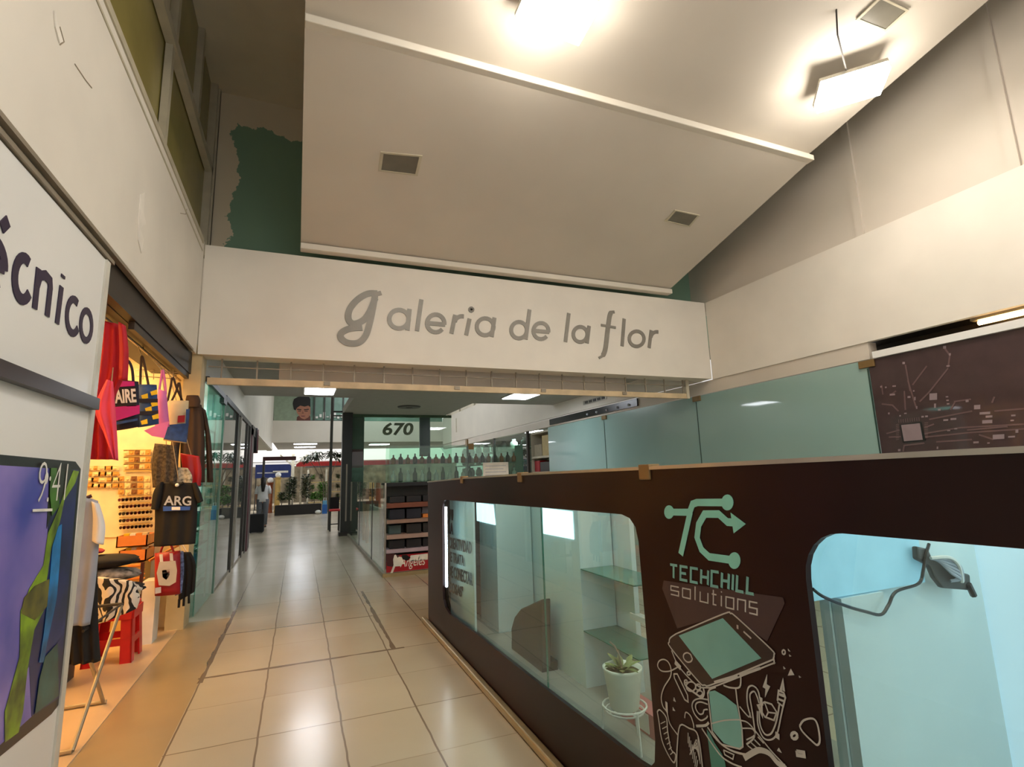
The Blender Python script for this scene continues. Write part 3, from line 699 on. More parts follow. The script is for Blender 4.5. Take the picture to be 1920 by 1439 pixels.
st([(300, 690), (310, 730), (400, 800), (450, 830), (470, 790), (460, 740)], 0.007)
st([(500, 850), (430, 840), (380, 860), (365, 910), (390, 980), (440, 1030), (490, 1010), (500, 990)])
st([(500, 890), (440, 870), (400, 885), (398, 930), (430, 975), (460, 970), (470, 940), (500, 935)])
st([(500, 790), (540, 1130), (620, 1240), (780, 1280), (808, 1260), (800, 1100), (760, 880), (745, 750)], 0.005, False)
st([(500, 800), (520, 760), (570, 740)], 0.006)
st([(530, 1060), (650, 1030), (790, 1025)], 0.004)
st([(880, 1010), (850, 900), (845, 800), (860, 740), (900, 730), (940, 770), (960, 850), (985, 900)])
st([(915, 1130), (890, 950), (870, 830), (880, 790), (910, 780), (935, 830), (950, 880)])
st([(780, 910), (860, 1000), (870, 960)], 0.004); st([(915, 1130), (900, 1190), (840, 1240)], 0.005)
st([(940, 900), (1000, 870), (1060, 890), (1105, 960), (1080, 1030), (1000, 1000), (940, 900)], 0.005, False)
st([(1000, 880), (1030, 960), (1105, 970)], 0.004, False); st([(1030, 960), (1010, 1000)], 0.004, False)
st([(940, 890), (975, 980), (965, 830)], 0.012, False)
st([(950, 950), (960, 1070), (1000, 1150), (1050, 1150), (1085, 1090), (1110, 1000), (1130, 880)])
st([(935, 950), (940, 1070), (985, 1180), (1050, 1200), (1105, 1150), (1140, 1000), (1165, 880)])
st([(1110, 860), (1120, 770), (1165, 790), (1180, 830), (1160, 910), (1110, 870)], 0.005, False); st([(1140, 770), (1158, 680), (1166, 775)], 0.008, False)
st([(1120, 800), (1175, 820)], 0.008, False); st([(1112, 840), (1170, 865)], 0.006, False)
st([(1110, 1140), (1110, 1190)], 0.014, False)
st([(1305, 1080), (1340, 1030), (1420, 1015), (1460, 1070), (1480, 1200), (1460, 1245), (1420, 1220), (1330, 1130), (1305, 1080)], 0.005)
st(arc(1258, 1165, 26, 28, 0, 360, 10), 0.008, False); st(arc(1165, 435, 14, 20, 0, 360, 8), 0.004, False)
st([(1280, 1300), (1340, 1310), (1345, 1345), (1285, 1335), (1280, 1300)], 0.009, False)
m.build('doodle_print', LN, fp)
m = MB()
for pts in ([(1018, 630), (980, 740), (1005, 755), (1000, 830), (1045, 735), (1015, 715)], [(1225, 580), (1200, 640), (1255, 635)], [(1200, 405), (1220, 430), (1205, 425)], [(1160, 560), (1180, 580), (1165, 585)],
            [(1120, 1270), (1145, 1315), (1105, 1295)], [(205, 830), (220, 870), (200, 860)], [(195, 915), (215, 950), (195, 945)], [(1210, 455), (1230, 470), (1215, 475)], [(1295, 640), (1315, 655), (1300, 660)]):
    blob(m, pts, K2)
m.build('spark_print', LN, fp)
MB().poly([K2(p)+NK*0.0003 for p in [(510, 780), (560, 770), (650, 820), (750, 900), (790, 1080), (800, 1260), (760, 1275), (640, 1230), (545, 1120)]], NK*0.0005).build('card_print', M['mint_dim'], fp)
MB().poly([K2(p) for p in [(490, 1110), (520, 1150), (560, 1230), (620, 1320), (650, 1400), (670, 1520), (540, 1520)]], NK*0.0005).build('card_print', mk('mint_dark', (64, 128, 116), 0.4), fp)
m = MB()
st([(60, 955), (85, 940), (140, 1010), (150, 1120), (180, 1280), (220, 1330), (205, 1400), (150, 1320), (100, 1200), (75, 1040), (60, 955)], 0.005)
for k in range(7): st([(90+k*14, 1060+k*45), (130+k*11, 1040+k*45)], 0.003, False)
st([(230, 1440), (235, 1250), (260, 1075), (340, 1100), (400, 1130), (430, 1230), (455, 1440)], 0.005)
for k in range(8): st([(330+k*12, 1140+k*34), (330+k*10, 1230+k*34)], 0.003, False); st([(345+k*10, 1330-k*22), (400+k*5, 1200+k*30)], 0.003, False)
st([(300, 1010), (310, 960), (350, 990), (375, 1060), (380, 1100)], 0.004); st([(400, 1080), (480, 1075), (510, 1050)], 0.008)
st([(500, 1090), (580, 1200), (700, 1290), (850, 1330), (900, 1290)], 0.006); st([(450, 1100), (600, 1320), (700, 1400), (800, 1440)], 0.005)
st([(820, 1360), (900, 1310), (960, 1290), (1040, 1320), (1110, 1400), (1180, 1440)], 0.016)
st([(800, 1100), (890, 1105), (910, 1160), (840, 1200)], 0.004); st([(780, 1030), (850, 1050), (930, 1140), (1050, 1290), (1190, 1440)], 0.004)
for k in range(4): st([(850+k*30, 1250-k*25), (900+k*30, 1290-k*20)], 0.004, False)
st([(640, 1290), (730, 1330), (720, 1370), (650, 1330), (640, 1290)], 0.004, False)
m.build('doodle_print', LN, fp)
# things inside the kiosk
pp = Vector((1.80, 2.83, 0.0))
stn = thing('plant_stand', 'low white wire stand under the pot in the kiosk window', 'stand', pp)
ring = lambda z, r: [pp+Vector((r*math.cos(R_(a)), r*math.sin(R_(a)), z)) for a in range(0, 361, 20)]
MB().tube(ring(0.25, 0.125), 0.006, 6, False).build('ring', M['white'], stn)
MB().tube(ring(0.225, 0.11), 0.005, 6, False).build('ring', M['white'], stn)
for a in (30, 150, 270):
    d = Vector((math.cos(R_(a)), math.sin(R_(a)), 0)); MB().tube([pp+d*0.125+ZA*0.25, pp+d*0.14+ZA*0.036], 0.006, 6).build('leg', M['white'], stn)
MB().tube([pp+Vector((-.11, 0, .225)), pp+Vector((.11, 0, .225))], 0.004, 6).tube([pp+Vector((0, -.11, .225)), pp+Vector((0, .11, .225))], 0.004, 6).build('cross_wire', M['white'], stn)
pl = thing('potted_plant', 'small plant in a white pot inside the kiosk window', 'plant', pp+ZA*0.232)
pot = MB().lathe(pp+ZA*0.232, [(0.07, 0), (0.082, 0.01), (0.112, 0.21), (0.116, 0.225), (0.106, 0.225), (0.10, 0.19), (0.02, 0.19)], 28).build('pot', mk('pot_white', (226, 230, 218), 0.35), pl, smooth=True)
MB().lathe(pp+ZA*0.232, [(0.02, 0.18), (0.102, 0.18), (0.102, 0.20), (0.02, 0.21)], 20).build('soil', mk('soil', (78, 72, 40), 0.9, noise=0.3, scale=60), pot)
def leafmesh(m, base, tip, w, nrm):
    base, tip = Vector(base), Vector(tip); d = tip-base; s = d.cross(Vector(nrm)).normalized()
    for k0, k1 in ((0, 1),):
        row = []
        for i in range(6):
            t = i/5; ww = w*math.sin(math.pi*min(0.97, t*0.9+0.05)); c = base+d*t+Vector(nrm)*0.25*d.length*math.sin(math.pi*t)*0.5
            row.append([c-s*ww/2, c+Vector(nrm)*0.004, c+s*ww/2])
        m.loft(row, False, False)
for i in range(16):
    a = random.uniform(0, 6.28); r0 = random.uniform(0.0, 0.06); ln = random.uniform(0.05, 0.11)
    b0 = pp+Vector((r0*math.cos(a), r0*math.sin(a), 0.44)); m = MB()
    leafmesh(m, b0, b0+Vector((ln*math.cos(a+0.4), ln*math.sin(a+0.4), random.uniform(0.01, 0.07))), 0.035, ZA)
    m.build('leaf', mk('plant_leaf', (128, 142, 82), 0.5, noise=0.2) if i == 0 else bpy.data.materials['plant_leaf'], pl)
MB().tube([pp+Vector((0, 0, .44)), pp+Vector((.0, 0.03, .52)), pp+Vector((0, 0.07, .55)), pp+Vector((0, 0.12, .56))], 0.006, 6).build('stem', M['trunk'], pl)
bx = thing('storage_box', 'red and white box low behind the plant stand', 'box', (2.05, 2.95, 0.031))
MB().box(1.98, 2.10, 2.80, 3.2, 0.031, 0.16).build('carton', mk('carton_pink', (196, 120, 118), 0.5), bx)
MB().box(1.976, 1.98, 2.86, 3.0, 0.045, 0.15).build('printed_label', M['white'], bx)
ch = thing('rounded_form', 'dark grey rounded form low inside the kiosk', 'chair', (1.98, 4.3, 0.031))  # solid stand-in for an unidentified dark rounded form
prof = [(960, 1235), (958, 1180), (964, 1158), (976, 1142), (994, 1134), (1004, 1129), (1016, 1124), (1018, 1300)]
pts = [at(u, v, 'x', 1.84) for u, v in prof]; pts = [Vector((p.x, p.y, max(p.z, 0.05))) for p in pts]
MB().poly(pts, (0.08, 0, 0)).build('backrest', M['darkgrey'], ch, bevel=0.012)  # upright piece of the stand-in form
MB().box(1.84, 1.98, pts[-1].y, pts[0].y, 0.031, 0.10).build('base', M['blackp'], ch)
cb = thing('cable_bundle', 'bundle of dark and white cables hanging in the right kiosk window', 'cable', at(1765, 1110, 'y', 1.46))
Q = lambda u, v, y=1.425: at(u, v, 'y', y)
MB().tube(smooth([Q(1524, 1105), Q(1545, 1120), Q(1590, 1138), Q(1625, 1148), Q(1652, 1153), Q(1666, 1135), Q(1680, 1110), Q(1722, 1095), Q(1731, 1070), Q(1735, 1045), Q(1742, 1020)]), 0.006, 6).build('black_wire', M['blackp'], cb)
MB().poly([Q(u, v, 1.43) for u, v in [(1720, 1025), (1742, 1030), (1748, 1045), (1790, 1070), (1820, 1078), (1822, 1108), (1770, 1104), (1755, 1085), (1745, 1062), (1722, 1050)]], (0, 0.025, 0)).build('power_strip', M['darkgrey'], cb, bevel=0.008)
m = MB()
for k in range(5):
    m.tube(smooth([Q(1745+k*3, 1048, 1.42), Q(1775+k*2, 1050+k*6, 1.40), Q(1800, 1062+k*6, 1.40), Q(1806-k*6, 1090, 1.42)]), 0.006, 6)
m.build('white_cable', M['greyc'], cb)
MB().tube(smooth([Q(1745, 1047, 1.41), Q(1780, 1046, 1.39), Q(1798, 1062, 1.39), Q(1804, 1092, 1.41)]), 0.007, 6).build('white_cable', M['white'], cb)
MB().tube([Q(1815, 1095), Q(1826, 1118)], 0.012, 6).build('plug', M['blackp'], cb)

# ================================================================== RIGHT SHOP FRONT
def gpanel(y0, y1, mat, label, clip):
    t = thing('shopfront_glass', label, 'glass panel', (6.745, (y0+y1)/2, 0), 'teal shop glass panels' if mat == M['teal'] else None)
    MB().box(6.735, 6.75, y0+0.004, y1-0.004, 0.0, 2.885).build('pane', mat, t)
    if mat == M['teal']: MB().box(6.730, 6.735, y0+0.004, y0+0.022, 0.0, 2.78).build('edge', mk('joint_dark', (40, 66, 58), 0.3) if 'joint_dark' not in bpy.data.materials else bpy.data.materials['joint_dark'], t)
    if clip is not None: MB().box(6.705, 6.733, clip-0.10, clip+0.10, 2.79, 2.885).build('clip', M['clip'], t, bevel=0.006)
    return t
gpanel(4.35, 7.52, M['teal'], 'frosted teal shop glass panel beside the circuit print', 7.50)
gpanel(7.52, 10.70, M['teal'], 'middle frosted teal shop glass panel under the raised gate end', 10.68)
gpanel(10.70, 13.80, M['teal'], 'farthest frosted teal shop glass panel, next to the open shelf', None)
pc = gpanel(-0.5, 4.35, M['pcb'], 'shop glass covered with a dark maroon circuit board print', 4.36)
K3 = lambda p: at(1600+p[0]*0.22238, 580+p[1]*0.22238, 'x', 6.733)
m = MB()
for s in ([(440, 470), (480, 690)], [(460, 600), (530, 830)], [(620, 480), (500, 640)], [(800, 500), (640, 700), (560, 780)], [(770, 330), (815, 390), (800, 490)], [(240, 640), (250, 720)], [(320, 720), (360, 690)],
          [(300, 1080), (400, 1075)], [(280, 1050), (390, 1020)], [(420, 1200), (430, 1150), (600, 1130)], [(600, 1000), (680, 970)], [(600, 1050), (900, 1000), (1439, 970)], [(600, 1080), (1000, 1040), (1439, 1010)], [(640, 930), (900, 880), (1000, 860)], [(1190, 860), (1439, 840)], [(850, 780), (990, 760)], [(700, 1120), (1000, 1100)], [(960, 1020), (1300, 990)], [(240, 800), (330, 810), (380, 860)], [(430, 690), (440, 850)], [(1060, 1060), (1180, 1100)], [(820, 850), (860, 780)], [(1190, 740), (1170, 790)]):
    m.ribbon([K3(p) for p in s], 0.016, NK, 0.002)
for k in range(10): m.ribbon([K3((385+k*19, 960-k*2)), K3((383+k*19, 930-k*2))], 0.008, NK, 0.002); m.ribbon([K3((600, 960+k*14)), K3((630, 957+k*14))], 0.008, NK, 0.002); m.ribbon([K3((360, 975+k*14)), K3((385, 972+k*14))], 0.008, NK, 0.002)
m.build('circuit_traces', M['pcb_line'], pc)
m = MB()
def pad(x, y, w, h): m.poly([K3(p) for p in ((x-w, y-h), (x+w, y-h-w*0.12), (x+w, y+h-w*0.12), (x-w, y+h))], NK*0.003)
for x, y, w, h in ((425, 455, 10, 9), (770, 322, 12, 12), (815, 382, 8, 10), (675, 740, 32, 28), (235, 655, 7, 7), (275, 660, 7, 6), (470, 742, 12, 8), (510, 690, 6, 6), (520, 755, 5, 14), (535, 830, 5, 12), (585, 908, 10, 7), (618, 905, 11, 7), (780, 937, 20, 7), (845, 928, 24, 8), (1045, 828, 26, 18), (1110, 880, 44, 10), (1145, 908, 28, 9), (1130, 952, 42, 14), (1225, 1080, 48, 20), (1335, 1078, 28, 7), (1380, 1030, 12, 14), (1340, 940, 14, 6), (1350, 898, 18, 7), (388, 1190, 10, 9), (330, 722, 22, 7), (345, 650, 14, 6), (300, 880, 6, 8), (395, 900, 6, 6), (440, 880, 10, 5), (960, 775, 12, 10), (1035, 1125, 22, 8), (1140, 1130, 10, 6), (710, 1170, 6, 10), (790, 740, 10, 5), (795, 770, 10, 5), (800, 800, 10, 5), (690, 815, 8, 18), (725, 850, 12, 8), (805, 1025, 12, 5), (865, 1010, 12, 5), (800, 480, 14, 6)): pad(x, y, w, h)
m.build('circuit_pads', M['pcb_pad'], pc)
MB().poly([K3(p) for p in ((395, 975), (575, 950), (612, 1108), (418, 1128))], NK*0.003).build('chip_border', M['blackp'], pc)
MB().poly([K3(p)+NK*0.003 for p in ((405, 978), (562, 962), (588, 1102), (430, 1115))], NK*0.003).build('chip', M['pcb_pad'], pc)
struct(MB().box(6.70, 6.76, -0.5, 4.26, 2.89, 2.975).build('trim_8', M['panel_white']), 'white rail over the circuit board glass', 'trim')
struct(MB().box(7.3, 7.4, -0.5, 4.6, 2.0, 3.6).build('wall_shop', M['shutter']), 'dark shop interior above the circuit print', 'wall')
struct(MB().box(6.80, 7.4, -0.5, 4.6, 3.16, 3.2).build('ceiling', M['shutter']), 'dark shop ceiling above the circuit print', 'ceiling')
tw = thing('tube_light', 'warm lamp glowing in the slot above the circuit print', 'lamp', (7.0, 2.9, 3.05))
MB().box(6.95, 7.05, 1.6, 3.3, 3.12, 3.16).build('holder', M['alu'], tw)
MB().tube([(7.0, 1.65, 3.09), (7.0, 3.25, 3.09)], 0.025, 8).build('tube', M['led_warm'], tw)
# ================================================================== SOUVENIR SHOP
def drape(left, right, Y, th=0.03, amp=0.012, waves=4, nx=18, ny=6, ph=0.0):
    """hanging cloth between two edge lines, in the plane of depth Y, with folds"""
    l = smooth([at(u, v, 'y', Y) for u, v in left], ny); r = smooth([at(u, v, 'y', Y) for u, v in right], ny)
    n = min(len(l), len(r)); rings = []
    for i in range(n):
        fr_, bk = [], []
        k = i/(n-1)
        for j in range(nx+1):
            t = j/nx; p = l[i].lerp(r[i], t); e = math.sin(math.pi*t)**0.5 if 0 < t < 1 else 0.0
            d = amp*(0.3+0.9*k)*math.sin(waves*2*math.pi*t+ph+0.8*k)
            fr_.append(p+Vector((0, d-th/2*e-0.002, 0))); bk.append(p+Vector((0, d+th/2*e+0.002, 0)))
        rings.append(fr_+bk[::-1])
    m = MB(); m.loft(rings); return m
def garment(name, label, cat, pieces, group=None, hook=None):
    """pieces: list of (part name, MB, material)"""
    lo = Vector((1e9,)*3); hi = Vector((-1e9,)*3)
    for _, m, _m in pieces:
        for p in m.v:
            for i in range(3): lo[i] = min(lo[i], p[i]); hi[i] = max(hi[i], p[i])
    t = thing(name, label, cat, ((lo.x+hi.x)/2, (lo.y+hi.y)/2, lo.z), group)
    for n, m, mt in pieces: m.build(n, mt, t, smooth=True)
    if hook:
        c = Vector(((lo.x+hi.x)/2, (lo.y+hi.y)/2, hi.z-0.04)); MB().tube([c, Vector(hook)], 0.004, 6).build('hook', M['steel'], t)
    return t
def flat(pts, Y, mat, name, parent, th=0.004):
    MB().poly([at(u, v, 'y', Y) for u, v in pts], (0, -th, 0)).build(name, mat, parent)
def ytext(s, q, Y, mat, parent, name='lettering', shear=0.0, bold=0.0):
    """text between left-top, right-top, left-bottom image points on depth Y"""
    a, b_, c = [at(u, v, 'y', Y) for u, v in q]; u = (b_-a); v = (a-c)
    text(s, (c, u.normalized(), v.normalized(), NS), u.length, v.length, 0.004, shear, bold).build(name, mat, parent)
rail = thing('hanging_rail', 'metal hanging rail along the souvenir shop front', 'rail', (-1.38, 5.5, 2.81))
MB().tube([(-1.38, 4.0, 2.83), (-1.38, 7.25, 2.83)], 0.012, 8).build('bar', M['steel'], rail)
for y in (4.1, 5.6, 7.0): MB().tube([(-1.38, y, 2.83), (-1.38, y, 2.858)], 0.008, 6).build('drop_rod', M['steel'], rail)
mg = thing('wire_rack', 'wire hook rack above the hanging bags', 'rack', (-1.5, 6.4, 2.6))
m = MB()
for v in (696, 708):
    m.tube([at(255, v-3, 'y', 6.4), at(332, v+3, 'y', 6.4)], 0.005, 6)
for u in (268, 288, 305, 325): m.tube([at(u, 692, 'y', 6.4), at(u, 712, 'y', 6.4)], 0.004, 6)
m.build('wire', M['steel'], mg)
sl = thing('shop_lamp', 'glaring warm lamp in the souvenir shop ceiling', 'lamp', (-1.9, 5.9, 3.08))
MB().box(-2.15, -1.62, 5.4, 6.9, 3.10, 3.135).build('housing', M['white'], sl)
MB().box(-2.10, -1.67, 5.45, 6.85, 3.085, 3.10).build('diffuser', M['led_warm'], sl)
s2 = thing('shop_spotlight', 'small warm spotlight near the red cloth', 'lamp', (-1.75, 4.9, 3.05))
MB().lathe((-1.75, 4.9, 3.05), [(0.05, 0.085), (0.05, 0.0), (0.04, 0.0)], 14).build('body', M['white'], s2)
MB().lathe((-1.75, 4.9, 3.045), [(0.038, 0.0), (0.038, 0.008)], 14).build('bulb', M['led_warm'], s2)
s3 = thing('shop_lamp', 'warm lamp deep in the souvenir shop', 'lamp', (-3, 5, 3.08))
MB().box(-3.4, -2.6, 4.2, 5.6, 3.085, 3.135).build('diffuser', M['led_warm'], s3)
# cloths nearest to the white panel
garment('red_shirt', 'red long sleeved top hanging behind the white panel edge', 'shirt', [
    ('body', drape([(188, 602), (178, 700), (165, 800), (160, 862)], [(236, 612), (238, 690), (212, 760), (214, 862)], 4.56, 0.05, 0.018, 3), M['red']),
    ('sleeve', drape([(222, 604), (224, 660), (222, 712)], [(236, 612), (241, 660), (239, 714)], 4.50, 0.05, 0.006, 1), M['red'])])
garment('pink_towel', 'coral pink cloth hanging in front of the red top', 'cloth', [
    ('cloth', drape([(200, 712), (178, 765), (195, 815), (212, 862)], [(212, 716), (216, 765), (219, 815), (221, 864)], 4.42, 0.035, 0.012, 2), M['pink'])], hook=at(212, 690, 'y', 4.5))
# hanging bags
def tote(name, label, q, Y, mat, extra, hooks, hmat, th=0.10):
    tl, tr, br, bl = [at(u, v, 'y', Y) for u, v in q]; rings = []
    for i in range(9):
        k = i/8; a = tl.lerp(bl, k); b_ = tr.lerp(br, k); w = (b_-a); tt_ = th*(0.25+0.75*math.sin(math.pi*min(1, k*0.75+0.1)))
        rings.append([a+w*(0.5+0.5*math.cos(2*math.pi*j/16))+Vector((0, tt_/2*math.sin(2*math.pi*j/16), 0)) for j in range(16)])
    m = MB(); m.loft(rings)
    t = thing(name, label, 'bag', (tl+tr+bl+br)/4-ZA*((tl.z-bl.z)/2), None); bd = m.build('body', mat, t, smooth=True)
    yf = Y-th*0.55
    for n, pts, mt in extra: flat(pts, yf, mt, n, bd)
    hp = at(hooks[0][len(hooks[0])//2][0], hooks[0][len(hooks[0])//2][1], 'y', Y)
    if Y < 6.2: MB().tube([hp-ZA*0.01, Vector((-1.38, Y, 2.825))], 0.004, 6).build('hook', M['steel'], t)
    for hs in hooks: MB().tube(smooth([at(u, v, 'y', Y) for u, v in hs]), 0.010, 6).build('handle', hmat, t)
    return t, yf
t, yf = tote('tote_bag', 'magenta tote bag lettered AIRE hanging in the souvenir shop', [(206, 712), (260, 716), (262, 800), (216, 808)], 5.0, M['navy'],
    [('top_panel', [(207, 714), (252, 716), (253, 724), (207, 727)], M['magenta']), ('middle_panel', [(209, 764), (262, 760), (262, 776), (216, 790)], M['magenta']),
     ('stripe', [(216, 792), (258, 785), (258, 789), (217, 797)], M['blue']), ('lettering_ground', [(208, 728), (255, 726), (256, 762), (210, 764)], mk('tote_black', (24, 20, 26), 0.7))],
    [[(215, 714), (224, 690), (238, 676), (247, 690), (250, 716)]], M['navy'])
ytext('AIRE', [(214, 731), (254, 729), (216, 757)], yf-0.006, M['white'], t, bold=0.03)
t, yf = tote('tote_bag', 'blue tote bag with yellow patches beside the AIRE bag', [(256, 722), (294, 722), (298, 795), (258, 802)], 5.45, M['blue'],
    [('yellow_patch', [(x, y), (x+12, y-4), (x+13, y+5), (x+2, y+7)], M['yellow']) for x, y in ((265, 742), (283, 756), (272, 766), (285, 780), (264, 790), (282, 735))], [[(263, 724), (264, 690), (266, 668), (272, 690), (279, 726)]], M['brown'])
for n, pts in (('dark_band', [(258, 748), (296, 748), (296, 755), (258, 756)]), ('dark_band', [(259, 772), (297, 770), (297, 776), (259, 780)])): flat(pts, yf-0.001, M['navy'], n, t)
tote('shoulder_bag', 'lilac pink shoulder bag between two totes', [(296, 730), (312, 735), (318, 800), (290, 805)], 5.75, M['lilac'], [('flap', [(270, 808), (300, 795), (318, 790), (308, 822), (285, 818)], M['lilac'])],
    [[(298, 735), (302, 710), (305, 694), (309, 715), (311, 740)]], M['lilac'])
tote('tote_bag', 'cream and blue tote with a red square in front of the brown hoodie', [(314, 752), (354, 752), (350, 832), (306, 826)], 5.9, M['beige'],
    [('lower_panel', [(316, 797), (354, 794), (350, 830), (307, 824)], M['blue']), ('red_square', [(334, 780), (347, 779), (346, 792), (333, 793)], M['signred']), ('side_strip', [(349, 768), (356, 767), (353, 800), (348, 800)], M['blue'])],
    [[(314, 754), (320, 725), (324, 708), (332, 730), (342, 752)], [(322, 752), (330, 735), (336, 718), (340, 752)]], M['brown'])
garment('hoodie', 'dark brown hoodie hanging at the far end of the opening', 'hoodie', [
    ('body', drape([(348, 752), (340, 800), (338, 860), (340, 905)], [(378, 760), (383, 800), (384, 860), (384, 905)], 6.75, 0.14, 0.012, 3), M['brown']),
    ('sleeve', drape([(376, 762), (385, 820), (388, 905)], [(386, 770), (396, 830), (400, 905)], 6.80, 0.09, 0.005, 1), M['brown']),
    ('sleeve', drape([(336, 770), (322, 820), (318, 880)], [(350, 760), (338, 830), (332, 885)], 6.70, 0.09, 0.005, 1), M['brown']),
    ('hood', drape([(350, 742), (348, 752), (352, 764)], [(372, 742), (376, 752), (374, 764)], 6.62, 0.06, 0.004, 1), M['brown'])])
pat = mk('patterned_cloth', (72, 62, 52), 0.8, noise=0.45, scale=40)
garment('jacket', 'patterned dark jacket under the tote bags', 'jacket', [('body', drape([(290, 832), (284, 870), (286, 915)], [(330, 836), (334, 870), (330, 915)], 6.45, 0.06, 0.01, 3), pat)], hook=(-1.38, 6.45, 2.825))
garment('red_shirt', 'small red shirt tucked behind the black t-shirt', 'shirt', [('body', drape([(338, 850), (342, 880), (344, 908)], [(374, 856), (378, 885), (376, 912)], 6.6, 0.03, 0.008, 2), M['signred'])], hook=(-1.38, 6.62, 2.825))
garment('striped_shirt', 'white striped shirt just above the black t-shirt neck', 'shirt', [('body', drape([(326, 876), (324, 892), (326, 908)], [(352, 878), (360, 892), (360, 908)], 6.5, 0.02, 0.005, 2), mk('stripes', (196, 186, 166), 0.8, noise=0.4, scale=30))])
t = garment('t_shirt', 'black t-shirt lettered ARG hanging at the shop corner', 't-shirt', [
    ('body', drape([(298, 904), (291, 940), (290, 985), (288, 1026)], [(368, 906), (370, 940), (369, 985), (366, 1020)], 6.25, 0.06, 0.010, 3), M['black']),
    ('sleeve', drape([(298, 904), (287, 925), (283, 955)], [(306, 904), (303, 930), (297, 957)], 6.22, 0.05, 0.004, 1), M['black']),
    ('sleeve', drape([(360, 906), (364, 925), (370, 945)], [(368, 905), (377, 925), (381, 940)], 6.22, 0.05, 0.004, 1), M['black']),
    ('collar', MB().tube(smooth([at(320, 904, 'y', 6.21), at(332, 911, 'y', 6.20), at(344, 905, 'y', 6.21)]), 0.012, 6), M['black'])], hook=(-1.38, 6.25, 2.825))
ytext('ARG', [(308, 930), (359, 931), (307, 948)], 6.185, M['greyc'], t, bold=0.02)
flat([(306, 950), (357, 950), (356, 957), (306, 959)], 6.19, mk('blue_band', (40, 84, 170), 0.7), 'printed_band', t)
flat([(322, 951), (338, 951), (338, 957), (322, 957)], 6.184, M['white'], 'band_patch', t)
MB().ball(at(332, 910, 'y', 6.18), 0.018).build('neck_tag', M['white'], t)
# lower right of the opening
t, yf = tote('backpack', 'red and white club backpack with a shield crest', [(290, 1038), (338, 1033), (338, 1114), (290, 1118)], 6.4, M['signred'], [('white_panel', [(299, 1054), (329, 1052), (332, 1070), (330, 1092), (318, 1099), (298, 1098), (294, 1075)], mk('crest_panel', (196, 188, 176), 0.6)),
    ('shield_crest', [(304, 1070), (318, 1068), (318, 1079), (312, 1088), (305, 1083)], M['darkgrey']), ('shield_stripe', [(311, 1069), (318, 1068), (318, 1074), (309, 1076)], M['signred']), ('white_strap', [(299, 1040), (305, 1040), (306, 1054), (300, 1054)], M['white']), ('white_strap', [(318, 1038), (324, 1038), (325, 1052), (319, 1052)], M['white']), ('corner_label', [(291, 1103), (302, 1101), (302, 1112), (291, 1114)], M['greyc'])],
    [[(300, 1040), (306, 1024), (318, 1020), (326, 1036)]], M['signred'], 0.12)
MB().tube([at(317, 1021, 'y', 6.4), at(325, 1028, 'y', 6.705)+ZA*0.013], 0.005, 6).build('hook', M['steel'], t)
garment('scarf', 'black fringed scarf hanging beside the club backpack', 'scarf', [('cloth', drape([(338, 1036), (336, 1080), (334, 1128)], [(358, 1036), (367, 1060), (365, 1110)], 6.55, 0.05, 0.012, 3), M['black']),
    ('fringe', MB().tube([at(336, 1124, 'y', 6.55), at(335, 1140, 'y', 6.55)], 0.012, 5), M['black']), ('fringe', MB().tube([at(345, 1120, 'y', 6.55), at(344, 1137, 'y', 6.55)], 0.012, 5), M['black']), ('fringe', MB().tube([at(354, 1112, 'y', 6.55), at(354, 1132, 'y', 6.55)], 0.012, 5), M['black'])], hook=at(339.5, 1020.2, 'y', 6.777)+ZA*0.013)
t = thing('blue_banner', 'narrow blue patterned strip between backpack and scarf', 'cloth', at(336, 1118, 'y', 6.48))
drape([(336, 1034), (336, 1070), (328, 1118)], [(344, 1034), (345, 1070), (341, 1112)], 6.48, 0.03, 0.004, 1).build('cloth', mk('blue_pattern', (104, 120, 168), 0.7, noise=0.4, scale=40), t, smooth=True); MB().tube([at(340, 1038, 'y', 6.48), at(336, 1022, 'y', 6.76)+ZA*0.013], 0.004, 6).build('hook', M['steel'], t)
bar_ = thing('display_rod', 'yellow display rod that the backpack hangs from', 'rack', at(305, 1040, 'y', 6.5))
MB().bar(at(280, 1052, 'y', 6.48), at(340, 1020, 'y', 6.78), 0.02).build('rod', M['orange'], bar_)
cab = thing('display_pedestal', 'white pedestal with a brown post at the shop corner', 'cabinet', (-1.36, 6.85, 0.006))
MB().box(-1.45, -1.33, 6.62, 6.84, 0.006, 0.62).build('body', M['white'], cab)
MB().box(-1.50, -1.47, 6.70, 6.73, 0.006, 0.80).build('post', M['maroon'], cab)
# t-shirt and skirt hanging beside the panel, on a folding table's edge
garment('skirt', 'black skirt hanging low beside the phone picture panel', 'skirt', [('cloth', drape([(120, 1010), (118, 1110), (110, 1180), (114, 1246)], [(181, 1006), (183, 1110), (184, 1180), (188, 1240)], 4.52, 0.08, 0.014, 4), M['black'])])
garment('t_shirt', 'light grey t-shirt with white sleeve hanging beside the panel', 't-shirt', [
    ('body', drape([(150, 930), (136, 1010), (126, 1100), (120, 1172)], [(184, 940), (186, 1010), (178, 1100), (168, 1172)], 4.38, 0.06, 0.010, 2), mk('grey_jersey', (150, 156, 172), 0.85)),
    ('sleeve', drape([(172, 940), (174, 970), (172, 1014)], [(186, 946), (197, 985), (194, 1022)], 4.36, 0.06, 0.005, 1), mk('white_cloth', (226, 226, 228), 0.85)),
    ('collar', MB().tube(smooth([at(148, 926, 'y', 4.38), at(158, 934, 'y', 4.37), at(172, 930, 'y', 4.38)]), 0.012, 6), M['maroon'])])
ft = thing('folding_stand', 'folding stand with crossed grey metal legs beside the phone panel', 'stand', (-1.5, 4.8, 0.006))
